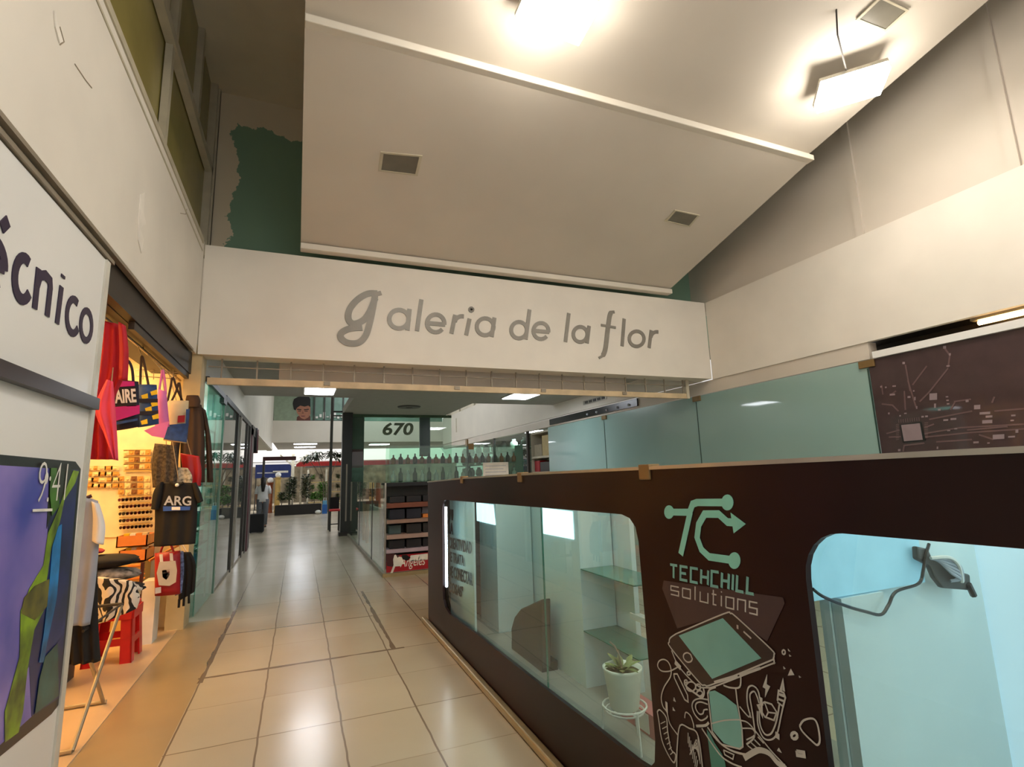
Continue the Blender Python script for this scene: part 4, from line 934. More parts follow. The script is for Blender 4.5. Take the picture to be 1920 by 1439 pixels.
for x in (-1.27, -1.90):
    MB().tube([(x+0.05, 4.25, 0.02), (x, 5.20, 0.66)], 0.013, 8).build('leg', M['steel'], ft)
    MB().tube([(x-0.02, 5.05, 0.02), (x-0.02, 4.64, 0.45)], 0.013, 8).build('leg', M['steel'], ft)
    MB().tube([(x, 4.40, 0.672), (x, 5.22, 0.672)], 0.008, 8).build('top_rail', M['dark'], ft)
MB().tube([(-1.90, 5.05, 0.02), (-1.27, 5.05, 0.02)], 0.014, 8).build('foot_bar', M['steel'], ft)
MB().tube([(-1.85, 4.25, 0.02), (-1.22, 4.25, 0.02)], 0.014, 8).build('foot_bar', M['steel'], ft)
MB().tube([(-1.90, 5.22, 0.672), (-1.27, 5.22, 0.672)], 0.012, 8).build('cross_bar', M['dark'], ft)
tb = thing('display_table', 'covered table under the heap of clothes', 'table', (-1.7, 5.65, 0.006))
MB().box(-2.1, -1.3, 5.42, 5.9, 0.62, 0.66).build('tabletop', M['beige'], tb)
MB().box(-2.0, -1.72, 5.5, 5.85, 0.006, 0.62).build('pedestal', M['darkgrey'], tb)
def zebra():
    m = bpy.data.materials.new('zebra_cloth'); m.use_nodes = True; nt = m.node_tree; b = nt.nodes['Principled BSDF']
    tc = nt.nodes.new('ShaderNodeTexCoord'); wv = nt.nodes.new('ShaderNodeTexWave'); wv.inputs['Scale'].default_value = 5.5; wv.inputs['Distortion'].default_value = 16; wv.inputs['Detail'].default_value = 2
    cr = nt.nodes.new('ShaderNodeValToRGB'); cr.color_ramp.interpolation = 'CONSTANT'; cr.color_ramp.elements[0].color = L3((22, 20, 24)); cr.color_ramp.elements[1].color = L3((214, 206, 196)); cr.color_ramp.elements[1].position = 0.42
    nt.links.new(tc.outputs['Object'], wv.inputs['Vector']); nt.links.new(wv.outputs['Fac'], cr.inputs[0]); nt.links.new(cr.outputs[0], b.inputs['Base Color']); b.inputs['Roughness'].default_value = 0.8
    return m
ZB = zebra()
garment('zebra_cloth', 'zebra patterned cloth draped over the table end near the red stool', 'cloth', [('cloth', drape([(178, 1082), (180, 1120), (182, 1172)], [(248, 1090), (262, 1118), (256, 1142)], 5.34, 0.06, 0.02, 2), ZB)])
zc = 0.662
for k, (cx_, rx, hh, yc, ry, mt, lb) in enumerate(((-1.62, 0.40, 0.12, 5.66, 0.20, ZB, 'zebra garment at the bottom of the heap'), (-1.60, 0.34, 0.12, 5.66, 0.18, mk('blotched_cloth', (150, 140, 132), 0.85, noise=0.5, scale=14), 'blotched grey garment in the middle of the heap'), (-1.58, 0.30, 0.11, 5.66, 0.17, M['black'], 'black garment near the top of the heap'), (-1.70, 0.16, 0.06, 5.66, 0.14, M['signred'], 'red garment topmost on the heap'))):
    m = MB(); rg = []
    for i in range(7):
        a = i/6; s_ = math.sin(math.pi*(0.14+0.72*a))**0.6
        rg.append([Vector((cx_+rx*s_*math.cos(2*math.pi*j/22)*(1+0.08*math.sin(3*j+i)), yc+ry*s_*math.sin(2*math.pi*j/22), zc+0.006+(hh-0.012)*a+(0.006*math.sin(j*1.3+i) if 0 < i < 6 else 0))) for j in range(22)])
    zc += hh+0.002
    m.loft(rg); o = m.build('folded_garment', mt, None, smooth=True); tag(o, lb, 'clothes', 'heap of clothes on the covered table')
# red stool
stl = thing('plastic_stool', 'red plastic stool beside the zebra cloth', 'stool', (-1.55, 6.2, 0.006))
sx0, sx1, sy0, sy1 = -1.74, -1.36, 6.04, 6.40
MB().box(sx0+0.03, sx1-0.03, sy0+0.03, sy1-0.03, 0.47, 0.51).build('seat', M['redp'], stl, bevel=0.015)
for ix, iy in ((0, 0), (1, 0), (1, 1), (0, 1)):
    x = (sx0, sx1)[ix]; y = (sy0, sy1)[iy]; dx = 0.09*(1 if ix == 0 else -1); dy = 0.09*(1 if iy == 0 else -1); ox = 0.03*(1 if ix == 0 else -1); oy = 0.03*(1 if iy == 0 else -1)
    m = MB()
    for (a0, b0, a1, b1) in ((x, y, x+dx, y+dy*0.14), (x, y, x+dx*0.14, y+dy)):
        m.loft([[Vector((a0, b0, 0.006)), Vector((a1, b0, 0.006)), Vector((a1, b1, 0.006)), Vector((a0, b1, 0.006))], [Vector((a0+ox, b0+oy, 0.48)), Vector((a1+ox, b0+oy, 0.48)), Vector((a1+ox, b1+oy, 0.48)), Vector((a0+ox, b1+oy, 0.48))]])
    m.build('leg', M['redp'], stl)
MB().box(sx0+0.02, sx1-0.02, sy0+0.012, sy0+0.03, 0.16, 0.22).build('stretcher', M['redp'], stl)
MB().box(sx0+0.02, sx1-0.02, sy1-0.03, sy1-0.012, 0.16, 0.22).build('stretcher', M['redp'], stl)
MB().box(sx1-0.03, sx1-0.012, sy0+0.02, sy1-0.02, 0.16, 0.22).build('stretcher', M['redp'], stl)
MB().box(sx0+0.03, sx1-0.03, sy0+0.015, sy0+0.03, 0.38, 0.47).box(sx1-0.03, sx1-0.015, sy0+0.03, sy1-0.03, 0.38, 0.47).build('apron', M['redp'], stl)
# display wall at the back: racks with sunglasses, cards, boxes, caps
YD = 7.24
rk = thing('display_board', 'bright display board with small goods at the back of the shop', 'rack', at(230, 1000, 'y', 7.28))
MB().poly([at(u, v, 'y', 7.28) for u, v in [(150, 850), (292, 835), (292, 1005), (150, 1010)]], (0, 0.015, 0)).build('board', M['peg'], rk)
for v in (845, 858, 871, 884): MB().bar(at(232, v, 'y', 7.25), at(284, v-1, 'y', 7.25), 0.012).build('shelf_wire', M['ochre'], rk)
for v in (932, 945, 958, 971, 984): MB().bar(at(224, v, 'y', 7.25), at(282, v-2, 'y', 7.25), 0.010).build('shelf_wire', M['ochre'], rk)
sg = MB(); c0 = at(230, 935, 'y', YD)
for s in (-1, 1): sg.lathe((0, 0, 0), [(0.001, 0), (0.001, 0.001)], 3)
def sunglasses(u, v, mt, first=[None]):
    p = at(u, v, 'y', YD-0.01)
    m = MB()
    for s in (-1, 1): m.poly([p+Vector((s*0.015+0.014*math.cos(a), 0, 0.018*math.sin(a))) for a in [k*math.pi/4 for k in range(8)]], (0, -0.006, 0))
    m.poly([p+Vector((-0.028, 0, 0.006)), p+Vector((0.028, 0, 0.006)), p+Vector((0.028, 0, 0.011)), p+Vector((-0.028, 0, 0.011))], (0, -0.008, 0))
    return m
cols = [mk('lens_brown', (66, 26, 24), 0.2), mk('lens_black', (24, 16, 20), 0.2), mk('lens_plum', (96, 34, 48), 0.2)]
for kk in range(3):
    o = sunglasses(228, 934, cols[kk]).build('sunglasses', cols[kk]); cols[kk] = o
base = at(228, 934, 'y', YD-0.01); cnt = [0, 0, 0]
for r in range(5):
    for c in range(8):
        k = random.choice((0, 1, 2)); src = cols[k]
        p = at(227+c*7.4+r*0.6, 938+r*13-c*0.5, 'y', YD-0.01)
        lb = 'tiny %s sunglasses on the bright display board' % ('brown', 'black', 'plum')[k]
        if cnt[k] == 0: o = src; o.location = src.location+(p-base)
        else: o = src.copy(); C.objects.link(o); o.location = cols[k+0].location + (p-cpos[k])
        if cnt[k] == 0:
            cpos = locals().get('cpos') or {}; cpos[k] = p
        cnt[k] += 1
        tag(o, lb, 'sunglasses', '%s sunglasses on the display board' % ('brown', 'black', 'plum')[k])
def grid_goods(name, lab, cat, grp, us, vs, w, h, mats, Y=7.25):
    protos = {}
    for i, v in enumerate(vs):
        for j, u in enumerate(us):
            mt = mats[(i*3+j) % len(mats)]; p = at(u+random.uniform(-1, 1), v, 'y', Y)
            if mt.name not in protos:
                m = MB(); m.box(p.x-w/2, p.x+w/2, p.y-0.006, p.y, p.z-h/2, p.z+h/2); m.ball((p.x, p.y-0.010, p.z-h*0.1), w*0.28, 0.008, h*0.25, 8, 5)
                o = m.build(name, mt); protos[mt.name] = (o, p, o.location.copy())
            else:
                s, p0, l0 = protos[mt.name]; o = s.copy(); C.objects.link(o); o.location = l0+(p-p0)
            tag(o, lab+(', %s ones' % mt['tone'] if 'tone' in mt else ''), cat, grp+(' (%s)' % mt['tone'] if 'tone' in mt else ''))
def tone(m, t): m['tone'] = t; return m
ca, cb_, cc = tone(mk('card_cream', (236, 214, 160), 0.6), 'cream'), tone(mk('card_gold', (206, 152, 74), 0.5), 'golden'), tone(mk('card_dark', (128, 84, 44), 0.6), 'brown')
grid_goods('keyring_card', 'small keyring card on the upper display rack', 'trinket', 'keyring cards on the upper rack', [237, 247, 257, 267, 277], [849, 862, 875], 0.05, 0.055, [ca, cb_, cc])
grid_goods('jewellery_card', 'jewellery card pinned at left of the board', 'trinket', 'jewellery cards at left of the board', [168, 180, 192, 204, 216], [878, 889, 900, 911], 0.075, 0.045, [ca, cb_])
grid_goods('souvenir_badge', 'round souvenir badge pinned mid board', 'trinket', 'souvenir badges mid board', [228, 240, 252, 264, 276], [898, 911, 923], 0.055, 0.055, [cb_, ca, cc])
for k, (u0, u1, v0, v1, mt, lb) in enumerate(((218, 278, 1003, 1028, M['amber'], 'amber plastic tray of goods above another tray'), (222, 276, 1030, 1056, M['amber'], 'amber plastic tray of goods, lower of the two'))):
    a = at(u0, v1, 'y', 6.9); b_ = at(u1, v0, 'y', 6.9)
    t = thing('goods_tray', lb, 'tray', (a+b_)/2-ZA*((b_.z-a.z)/2), 'amber trays under the display board')
    m = MB(); m.box(a.x, b_.x, 6.88, 7.22, a.z, a.z+0.012).box(a.x, b_.x, 6.88, 6.892, a.z, b_.z).box(a.x, a.x+0.012, 6.88, 7.22, a.z, b_.z).box(b_.x-0.012, b_.x, 6.88, 7.22, a.z, b_.z).box(a.x, b_.x, 7.208, 7.22, a.z, b_.z); m.build('tray', mt, t)
    for i in range(4):
        x = a.x+0.05+i*(b_.x-a.x-0.1)/3.2; MB().box(x, x+0.05, 6.92, 7.0, a.z+0.014, b_.z+0.02).build('price_card', (M['yellow'], M['white'], M['orange'], M['beige'])[i], t)
dt = thing('display_counter', 'low display counter under the amber trays', 'cabinet', (-1.75, 7.05, 0.006))
zt_ = at(250, 1056, 'y', 6.9).z
MB().box(-2.3, -1.53, 6.86, 7.28, 0.006, zt_-0.003).build('body', M['ochre'], dt)
mw = MB()
for i in range(5):
    a = at(240, 1062+i*8, 'y', 6.855); b_ = at(272, 1060+i*8, 'y', 6.855); mw.bar(a, b_, 0.02, 0.012)
mw.build('front_slats', M['orange'], dt)
# ================================================================== LEFT GLASS SHOPS BEYOND THE GATE
XG = -1.12
gs = thing('glass_shopfront', 'greenish glass shop window just beyond the narrow pilaster', 'shop window', (XG, 8.35, 0))
MB().box(XG-0.012, XG, 7.6, 9.10, 0.02, 2.86).build('pane', M['tealglass'], gs)
MB().box(XG-0.05, XG+0.012, 9.08, 9.18, 0.0, 2.86).build('post', mk('teal_post', (112, 140, 126), 0.3), gs)
MB().box(XG-0.04, XG+0.02, 7.44, 9.19, 2.86, 2.93).build('header', M['dark'], gs)
MB().box(XG-0.03, XG+0.03, 8.8, 9.17, 2.78, 2.85).build('door_hinge', M['darkgrey'], gs)
gd = thing('glass_door', 'row of grey glass doors with thin metal frames along the left', 'door', (XG, 12.6, 0))
for y0, y1 in ((9.22, 10.95), (11.05, 11.5), (11.6, 12.9), (13.0, 13.6)):
    MB().box(XG-0.012, XG, y0, y1, 0.03, 2.86).build('pane', M['greyglass'], gd)
for y, w, mt in ((11.0, 0.08, M['darkgrey']), (11.55, 0.10, M['alu']), (12.95, 0.10, M['dark']), (13.7, 0.20, M['dark'])):
    MB().box(XG-0.04, XG+0.025, y-w/2, y+w/2, 0, 2.86).build('post', mt, gd)
MB().box(XG-0.04, XG+0.02, 9.21, 13.85, 2.86, 2.95).build('header', M['dark'], gd)
MB().box(XG-0.02, XG+0.01, 9.22, 13.6, 0.0, 0.05).build('bottom_rail', M['alu_dull'], gd)
MB().box(XG, XG+0.04, 11.25, 11.31, 0.95, 1.5).build('door_handle', M['alu'], gd)
MB().box(XG-0.5, XG-0.45, 9.6, 13.4, 0.35, 1.2).build('inner_counter', M['darkgrey'], gd)
struct(MB().box(-3.4, -3.3, 7.44, 26, 0, 2.95).build('wall_shop', mk('shop_wall_pale', (206, 222, 216), 0.6)), 'pale wall inside the left glass shops', 'wall')
struct(MB().box(-3.4, XG-0.05, 7.44, 26, 2.95, 3.05).build('ceiling', M['white_paint']), 'ceiling inside the left glass shops', 'ceiling')
struct(MB().box(-3.3, XG-0.05, 9.15, 9.2, 0, 2.95).build('wall_shop', mk('partition_pale', (190, 206, 200), 0.6)), 'partition between the two left glass shops', 'wall')
panel_light(-2.6, -1.6, 7.9, 8.7, 2.95, 'cool ceiling lamp inside the left glass shop')
panel_light(-2.4, -2.0, 10.5, 14.0, 2.95, 'long ceiling lamp inside the grey glass doors shop')
shf = thing('glass_shelf_rack', 'rack of glass shelves with small packets behind the left shop window', 'shelf', (-1.35, 8.4, 0))
for i in range(9):
    MB().box(-1.55, -1.2, 7.75, 8.95, 0.25+i*0.26, 0.262+i*0.26).build('glass_shelf', M['glassedge'], shf)
for y in (7.76, 8.93):
    MB().box(-1.56, -1.54, y-0.01, y+0.01, 0, 2.6).build('upright', M['alu'], shf)
    MB().box(-1.21, -1.19, y-0.01, y+0.01, 0, 2.6).build('upright', M['alu'], shf)
pk = [mk('packet_white', (222, 230, 228), 0.5), mk('packet_teal', (86, 146, 140), 0.5), mk('packet_green', (52, 112, 78), 0.5), mk('packet_blue', (70, 104, 140), 0.5)]
protos = {}
for i in range(8):
    for j in range(3):
        k = (i+j*2) % 4; y = 7.95+j*0.36; z = 0.264+i*0.26
        if k not in protos:
            protos[k] = (MB().box(-1.34, -1.24, y-0.09, y+0.09, z, z+0.16).build('packet', pk[k], bevel=0.01), y, z)
            o = protos[k][0]
        else:
            s, y0, z0 = protos[k]; o = s.copy(); C.objects.link(o); o.location = s.location+Vector((0, y-y0, z-z0))
        c = ('white', 'teal', 'green', 'blue')[k]
        tag(o, 'small %s packet on the glass shelves of the left shop' % c, 'packet', '%s packets on the glass shelves' % c)
# further left: dark garments, maroon posts, person
mp = thing('shop_pillar', 'maroon pillar between the grey glass doors and the garment shop', 'pillar', (-1.15, 14.4, 0))
MB().box(-1.3, -1.08, 13.95, 14.3, 0, 2.86).build('shaft', M['maroon'], mp)
MB().box(-1.32, -1.10, 14.5, 14.8, 0, 2.7).build('second_shaft', mk('dark_brown_post', (34, 24, 24), 0.5), mp)
MB().box(-1.32, -1.08, 13.95, 14.85, 2.7, 2.94).build('cap', M['dark'], mp)
for i, (y, mt, lb) in enumerate(((15.0, M['black'], 'black jacket hung high on the far left shop edge'), (15.45, M['maroonl'], 'maroon jacket hung behind the black one on the far left'))):
    m = MB(); rg = []
    for k in range(6):
        t = k/5; z = 2.95-0.62*t; w = 0.16+0.12*math.sin(math.pi*min(1, t+0.2)); rg.append(ellipse_ring((-1.12, y, z), YA, XA, w*0.7, 0.07, 14, 0, 0.05, 4))
    m.loft(rg); o = m.build('jacket', mt, smooth=True); tag(o, lb, 'jacket')
bm_ = thing('maroon_beam', 'maroon beam across the far left end of the passage', 'beam', (-0.7, 27, 2.5))
MB().box(-1.6, -0.17, 26.9, 27.1, 2.52, 2.70).build('beam', M['maroon'], bm_)
MB().box(-1.6, -1.5, 26.92, 27.08, 0, 2.52).build('post', M['darkgrey'], bm_)
sc = thing('suitcase', 'black case standing by the far left shop edge', 'case', (-1.19, 18.7, 0))
MB().box(-1.40, -0.98, 18.55, 18.85, 0.02, 0.58).build('body', M['black'], sc, bevel=0.03)
MB().tube([(-1.30, 18.7, 0.57), (-1.30, 18.7, 0.70), (-1.08, 18.7, 0.70), (-1.08, 18.7, 0.57)], 0.012, 6).build('handle', M['darkgrey'], sc)
for x in (-1.35, -1.03):
    for y in (18.60, 18.80): MB().ball((x, y, 0.025), 0.025).build('wheel', M['blackp'], sc)
def person(name, label, base, h, face, hair_len, top_mt, leg_mt, shoe_mt):
    """standing figure seen from far away; face = heading angle"""
    base = Vector(base); t = thing(name, label, 'person', base); k = h/1.68
    f = Vector((math.cos(face), math.sin(face), 0)); s = Vector((-math.sin(face), math.cos(face), 0))
    P = lambda a, b, c: base+s*(a*k)+f*(b*k)+ZA*(c*k)
    me = bpy.data.meshes.new('body')
    vs = [P(0, 0, .92), P(0, .01, 1.12), P(0, .0, 1.34), P(0, 0.01, 1.44), P(0, .02, 1.54), P(0, .03, 1.63)]
    es = [(0, 1), (1, 2), (2, 3), (3, 4), (4, 5)]; rs = [.115, .105, .12, .05, .085, .07]
    for sg_ in (-1, 1):
        n = len(vs); vs += [P(.09*sg_, 0, .84), P(.10*sg_, .015, .47), P(.10*sg_, -.02, .08), P(.10*sg_, .11, .03)]; es += [(0, n), (n, n+1), (n+1, n+2), (n+2, n+3)]; rs += [.085, .06, .04, .03]
        n = len(vs); vs += [P(.17*sg_, 0, 1.37), P(.20*sg_, -.02, 1.10), P(.20*sg_, .08, .86), P(.19*sg_, .11, .77)]; es += [(2, n), (n, n+1), (n+1, n+2), (n+2, n+3)]; rs += [.055, .042, .032, .028]
    me.from_pydata([v-base for v in vs], es, []); o = bpy.data.objects.new('body', me); C.objects.link(o); o.parent = t; ORG[o.name] = base
    me.materials.append(M['skin'])
    sk = o.modifiers.new('skin', 'SKIN'); ss = o.modifiers.new('sub', 'SUBSURF'); ss.levels = 2; ss.render_levels = 2
    for i, r in enumerate(rs): me.skin_vertices[0].data[i].radius = (r*k, r*k)
    me.skin_vertices[0].data[0].use_root = True
    m = MB(); m.loft([ellipse_ring(P(0, 0, z), s, f, a*k, b_*k, 18) for z, a, b_ in ((.86, .185, .135), (1.0, .175, .13), (1.2, .175, .13), (1.36, .195, .125), (1.43, .10, .08))])
    for sg_ in (-1, 1): m.tube([P(.14*sg_, 0, 1.37), P(.19*sg_, -.01, 1.25), P(.205*sg_, -.02, 1.12)], [.075*k, .065*k, .06*k], 12)
    m.build('top', top_mt, t, smooth=True)
    m = MB()
    for sg_ in (-1, 1): m.tube([P(.085*sg_, 0, .94), P(.09*sg_, 0, .80), P(.10*sg_, .012, .47), P(.10*sg_, -.02, .09)], [.115*k, .105*k, .078*k, .065*k], 14)
    m.build('trousers', leg_mt, t, smooth=True)
    for sg_ in (-1, 1): MB().ball(P(.10*sg_, .05, .035), .05*k, .05*k, .04*k).ball(P(.10*sg_, .11, .03), .05*k, .05*k, .03*k).build('shoe', shoe_mt, t, smooth=True)
    m = MB(); m.ball(P(0, -.005, 1.61), .098*k, .098*k, .09*k)
    if hair_len: m.tube([P(0, -.07, 1.62), P(0, -.125, 1.45), P(0, -.15, 1.62-hair_len)], [.085*k, .08*k, .04*k], 12)
    m.build('hair', M['hair'], t, smooth=True)
    for sg_ in (-1, 1): MB().ball(P(.035*sg_, .115, 1.60), .011*k).build('eye', M['blackp'], t)
    MB().ball(P(0, .122, 1.57), .014*k, .014*k, .02*k).build('nose', M['skin'], t)
person('person', 'person with long black hair, white top and grey trousers seen from behind at far left', (-1.16, 20.6, 0), 1.72, R_(90), 0.42, mk('white_top', (214, 214, 216), 0.8), mk('grey_trousers', (96, 98, 104), 0.8), M['blackp'])

# ================================================================== BOOTH, POLE AND 670 GLASS
po = thing('pole', 'tall dark square pole in the middle of the passage', 'pole', (1.27, 16.0, 0))
MB().box(1.12, 1.40, 15.86, 16.12, 0, 3.495).build('shaft', mk('pole_dark', (32, 34, 28), 0.35), po)
MB().box(1.24, 1.28, 15.84, 15.86, 0.4, 2.0).build('metal_strip', M['alu_dull'], po)
MB().box(1.08, 1.44, 15.82, 16.16, 0, 0.10).build('base', M['dark'], po)
tp = thing('thin_pole', 'thin dark pole with a bracket just left of the dark square pole', 'pole', (0.86, 18, 0))
MB().tube([(0.93, 18.0, 0.0), (0.93, 18.0, 5.0)], 0.045, 8).build('shaft', M['darkgrey'], tp)
MB().box(0.93, 1.35, 17.97, 18.03, 3.75, 3.80).box(0.93, 1.35, 17.97, 18.03, 3.62, 3.66).build('bracket', M['dark'], tp)
bt = thing('glass_booth', 'glass walled booth stall with red Angeles front panel', 'booth', (2.6, 12.3, 0))
for y0, y1 in ((9.0, 10.6), (10.65, 12.9), (12.95, 15.7)):
    MB().box(1.33, 1.342, y0, y1, 0.06, 1.50).build('side_pane', M['greenglass'], bt)
MB().box(1.30, 1.36, 8.96, 15.8, 0.0, 0.06).build('base_rail', M['alu_dull'], bt)
MB().box(1.30, 4.0, 8.94, 9.0, 0.0, 0.06).build('base_rail', M['brass'], bt)
MB().box(1.325, 1.35, 8.97, 8.995, 0.06, 1.50).build('corner_post', M['alu'], bt)
MB().box(1.325, 1.345, 10.60, 10.65, 0.06, 1.50).box(1.325, 1.345, 12.90, 12.95, 0.06, 1.50).build('mullion', M['darkgrey'], bt)
MB().box(1.35, 4.0, 9.32, 9.36, 0.06, 1.46).build('back_board', M['darkgrey'], bt)
MB().box(1.33, 4.0, 8.98, 9.4, 1.46, 1.50).build('worktop', M['blackp'], bt)
MB().box(1.36, 4.0, 8.965, 8.98, 1.44, 1.50).build('front_trim', M['blackp'], bt)
bz = lambda v: at(760, v, 'y', 8.98).z
rails = [(943, 953), (974, 982), (1002, 1011), (1029, 1037)]; rm = [mk('rail_rust', (124, 70, 50), 0.4), mk('rail_grey', (150, 124, 112), 0.4), mk('rail_pink', (170, 144, 136), 0.4), mk('rail_lilac', (176, 160, 176), 0.4)]
for (v0, v1), mt in zip(rails, rm): MB().box(1.36, 3.98, 8.97, 9.32, bz(v1)+0.01, bz(v0)).build('shelf_board', mt, bt)
pn = MB().box(1.36, 3.98, 8.955, 8.975, 0.07, bz(1040)).build('front_sign', M['signred'], bt)
Z = lambda u, v: at(u, v, 'y', 8.953)
SN = lambda c: (640+c[0]*0.1529, 880+c[1]*0.1529)
MB().poly([Z(*SN(p)) for p in [(850, 1060), (1060, 1035), (1060, 1110), (830, 1135)]], (0, -0.002, 0)).build('white_band', M['white'], pn)
MB().poly([Z(*SN(p)) for p in [(545, 1050), (640, 1040), (720, 1060), (640, 1200), (560, 1190)]], (0, -0.002, 0)).build('dark_red_patch', M['maroon'], pn)
MB().poly([Z(*SN(p)) for p in [(740, 1055), (800, 1050), (850, 1090), (800, 1125), (740, 1100)]], (0, -0.003, 0)).build('dark_patch', M['black'], pn)
MB().poly([Z(*SN(p)) for p in [(650, 1055), (668, 1050), (690, 1090), (705, 1075), (740, 1080), (770, 1150), (745, 1150), (730, 1190), (660, 1195), (630, 1275), (600, 1282), (640, 1180), (635, 1110)]], (0, -0.004, 0)).build('figure_print', M['white'], pn)
a = Z(*SN((720, 1240))); text('Angeles', (a, XA, ZA, NS), 0.42, 0.19, 0.004, shear=0.35).build('lettering', M['white'], pn)
# merchandise on the booth shelves
def bx_(name, lab, cat, u0, u1, v0, v1, mt, y0=9.02, y1=9.28, grp=None, lift=0.0):
    a = at(u0, v1, 'y', y0); b_ = at(u1, v0, 'y', y0)
    o = MB().box(a.x, b_.x, y0, y1, a.z+lift, b_.z).build(name, mt, bevel=0.006); return tag(o, lab, cat, grp)
DK = [mk('box_black', (22, 20, 26), 0.5), mk('box_navy', (28, 30, 44), 0.4), mk('box_char', (34, 32, 32), 0.5)]
for r, (v0, v1) in enumerate(rails):
    zt = bz(v0)+0.002; nxt = [bz(928), bz(953)+0.01, bz(982)+0.01, bz(1011)+0.01][r]
    hh = (nxt-zt)*(0.86 if r else 0.8)
    for i, x in enumerate((1.42, 1.70, 1.98, 2.26)):
        if r == 1 and i >= 2: continue
        if r == 2 and i == 0: continue
        o = MB().box(x, x+0.25, 9.04, 9.29, zt, zt+hh).build('shelf_box', DK[(r) % 3], bevel=0.006)
        tag(o, 'dark box on the booth shelf %s' % ('nearest the counter top', 'second from the counter top', 'third from the counter top', 'just above the red sign')[r], 'box', 'dark boxes on the booth shelf %s' % ('nearest the counter top', 'second from the counter top', 'third from the counter top', 'just above the red sign')[r])
zt = bz(974)+0.002
o = MB().box(1.98, 2.14, 9.06, 9.22, zt, zt+0.06).build('goods_box', M['orange'], bevel=0.004); tag(o, 'small orange box on the second booth shelf', 'box')
o = MB().poly([(2.0, 9.235, zt), (2.14, 9.235, zt), (2.12, 9.27, zt+0.16), (2.02, 9.27, zt+0.16)], (0, 0.02, 0)).build('picture_card', M['greyc']); tag(o, 'pale picture card behind the orange box', 'card')
o = MB().lathe((2.2, 9.2, zt), [(0.03, 0), (0.03, 0.1), (0.012, 0.13), (0.012, 0.165)], 12).build('bottle', M['greyc'], smooth=True); tag(o, 'grey bottle at the right of the second booth shelf', 'bottle')
zt = bz(1002)+0.002
o = MB().box(1.42, 1.62, 9.1, 9.25, zt, zt+0.14).build('goods_box', mk('teal_goods', (70, 88, 90), 0.4), bevel=0.006); tag(o, 'teal grey box at left of the third booth shelf', 'box')
# showcase on the counter
MB().box(1.40, 3.86, 9.02, 9.028, 1.50, 2.12).build('showcase_glass', M['greenglass'], bt)
MB().box(1.40, 3.86, 9.40, 9.408, 1.50, 2.12).build('showcase_glass', M['greenglass'], bt)
MB().box(3.855, 3.865, 9.02, 9.40, 1.50, 2.12).build('showcase_glass', M['glassedge'], bt)
MB().box(2.80, 2.90, 9.005, 9.02, 2.04, 2.14).build('glass_clip', M['clip'], bt)
MB().box(1.40, 3.86, 9.02, 9.40, 1.80, 1.808).build('glass_shelf', M['greenglass'], bt)
bc = [mk('bottle_clear', (170, 190, 186), 0.15), mk('bottle_amber', (130, 82, 44), 0.2), mk('bottle_green', (44, 76, 58), 0.2), mk('bottle_dark', (40, 38, 36), 0.3)]
bp_ = {}
for i, x in enumerate([1.5+0.125*i for i in range(19)]):
    for lv, z in enumerate((1.502, 1.81)):
        if 2.98 < x < 3.62 and lv == 0: continue
        k = (i*2+lv) % 4
        if k not in bp_:
            h = (0.2, 0.16, 0.24, 0.18)[k]; o = MB().lathe((x, 9.2, z), [(0.035, 0), (0.04, 0.02), (0.04, h*0.6), (0.014, h*0.75), (0.014, h)], 12).build('bottle', bc[k], smooth=True); bp_[k] = (o, x, z)
        else:
            s, x0, z0 = bp_[k]; o = s.copy(); C.objects.link(o); o.location = s.location+Vector((x-x0, 0, z-z0))
        c = ('clear', 'amber', 'green', 'dark')[k]; tag(o, 'small %s bottle in the booth showcase' % c, 'bottle', '%s bottles in the showcase' % c)
nt_ = thing('notice', 'white paper notice leaning in front of the booth showcase', 'notice', (3.3, 8.99, 1.5))
MB().box(3.06, 3.55, 8.985, 8.995, 1.515, 1.80).build('sheet', M['white'], nt_)
m = MB()
for i in range(4): m.box(3.10, 3.50-0.05*(i % 2), 8.982, 8.985, 1.73-i*0.055, 1.742-i*0.055)
m.build('text_lines', M['greyc'], nt_)
# inside the booth
cs = thing('wooden_counter', 'orange wooden counter with turned legs inside the booth', 'counter', (1.95, 14.0, 0.01))
MB().box(1.55, 2.25, 13.6, 14.4, 0.95, 1.32).build('body', M['wood'], cs)
for x in (1.6, 1.9, 2.2):
    for y in (13.65, 14.35): MB().lathe((x, y, 0.01), [(0.04, 0), (0.05, 0.3), (0.03, 0.5), (0.05, 0.94)], 10).build('leg', mk('leg_tan', (196, 152, 112), 0.5) if (x, y) == (1.6, 13.65) else bpy.data.materials['leg_tan'], cs)
pb = thing('cardboard_panel', 'pale boards leaning inside the booth behind the side glass', 'board', (1.6, 11.6, 0.01))
MB().box(1.50, 1.56, 10.8, 12.4, 0.01, 0.98).build('board', mk('pale_board', (176, 166, 150), 0.4), pb)
# 670 glass wall
w3 = struct(MB().box(1.42, 4.5, 16.30, 16.32, 0.0, 3.5).build('window_3', M['greenglass']), 'green glass wall with the number 670', 'window')
b = MB(); b.box(1.42, 1.78, 16.34, 16.40, 0, 3.42); b.build('frosted_side_panel', mk('green_panel', (84, 100, 88), 0.3, coat=0.4), w3)
b = MB(); b.box(3.47, 3.80, 16.28, 16.36, 2.2, 3.42); b.build('dark_upright', mk('green_upright', (44, 70, 58), 0.3), w3)
MB().box(1.42, 4.5, 16.27, 16.36, 3.42, 3.5).build('top_rail', M['greenpaint'], w3)
MB().box(1.44, 1.76, 16.326, 16.338, 1.9, 2.45).build('red_patch', M['maroonl'], w3)
a = at(717, 817, 'y', 16.27); text('670', (a, XA, ZA, NS), 0.95, 0.40, 0.01, shear=0.15, bold=0.03).build('lettering', mk('number_film', (104, 120, 94), 0.4), w3)
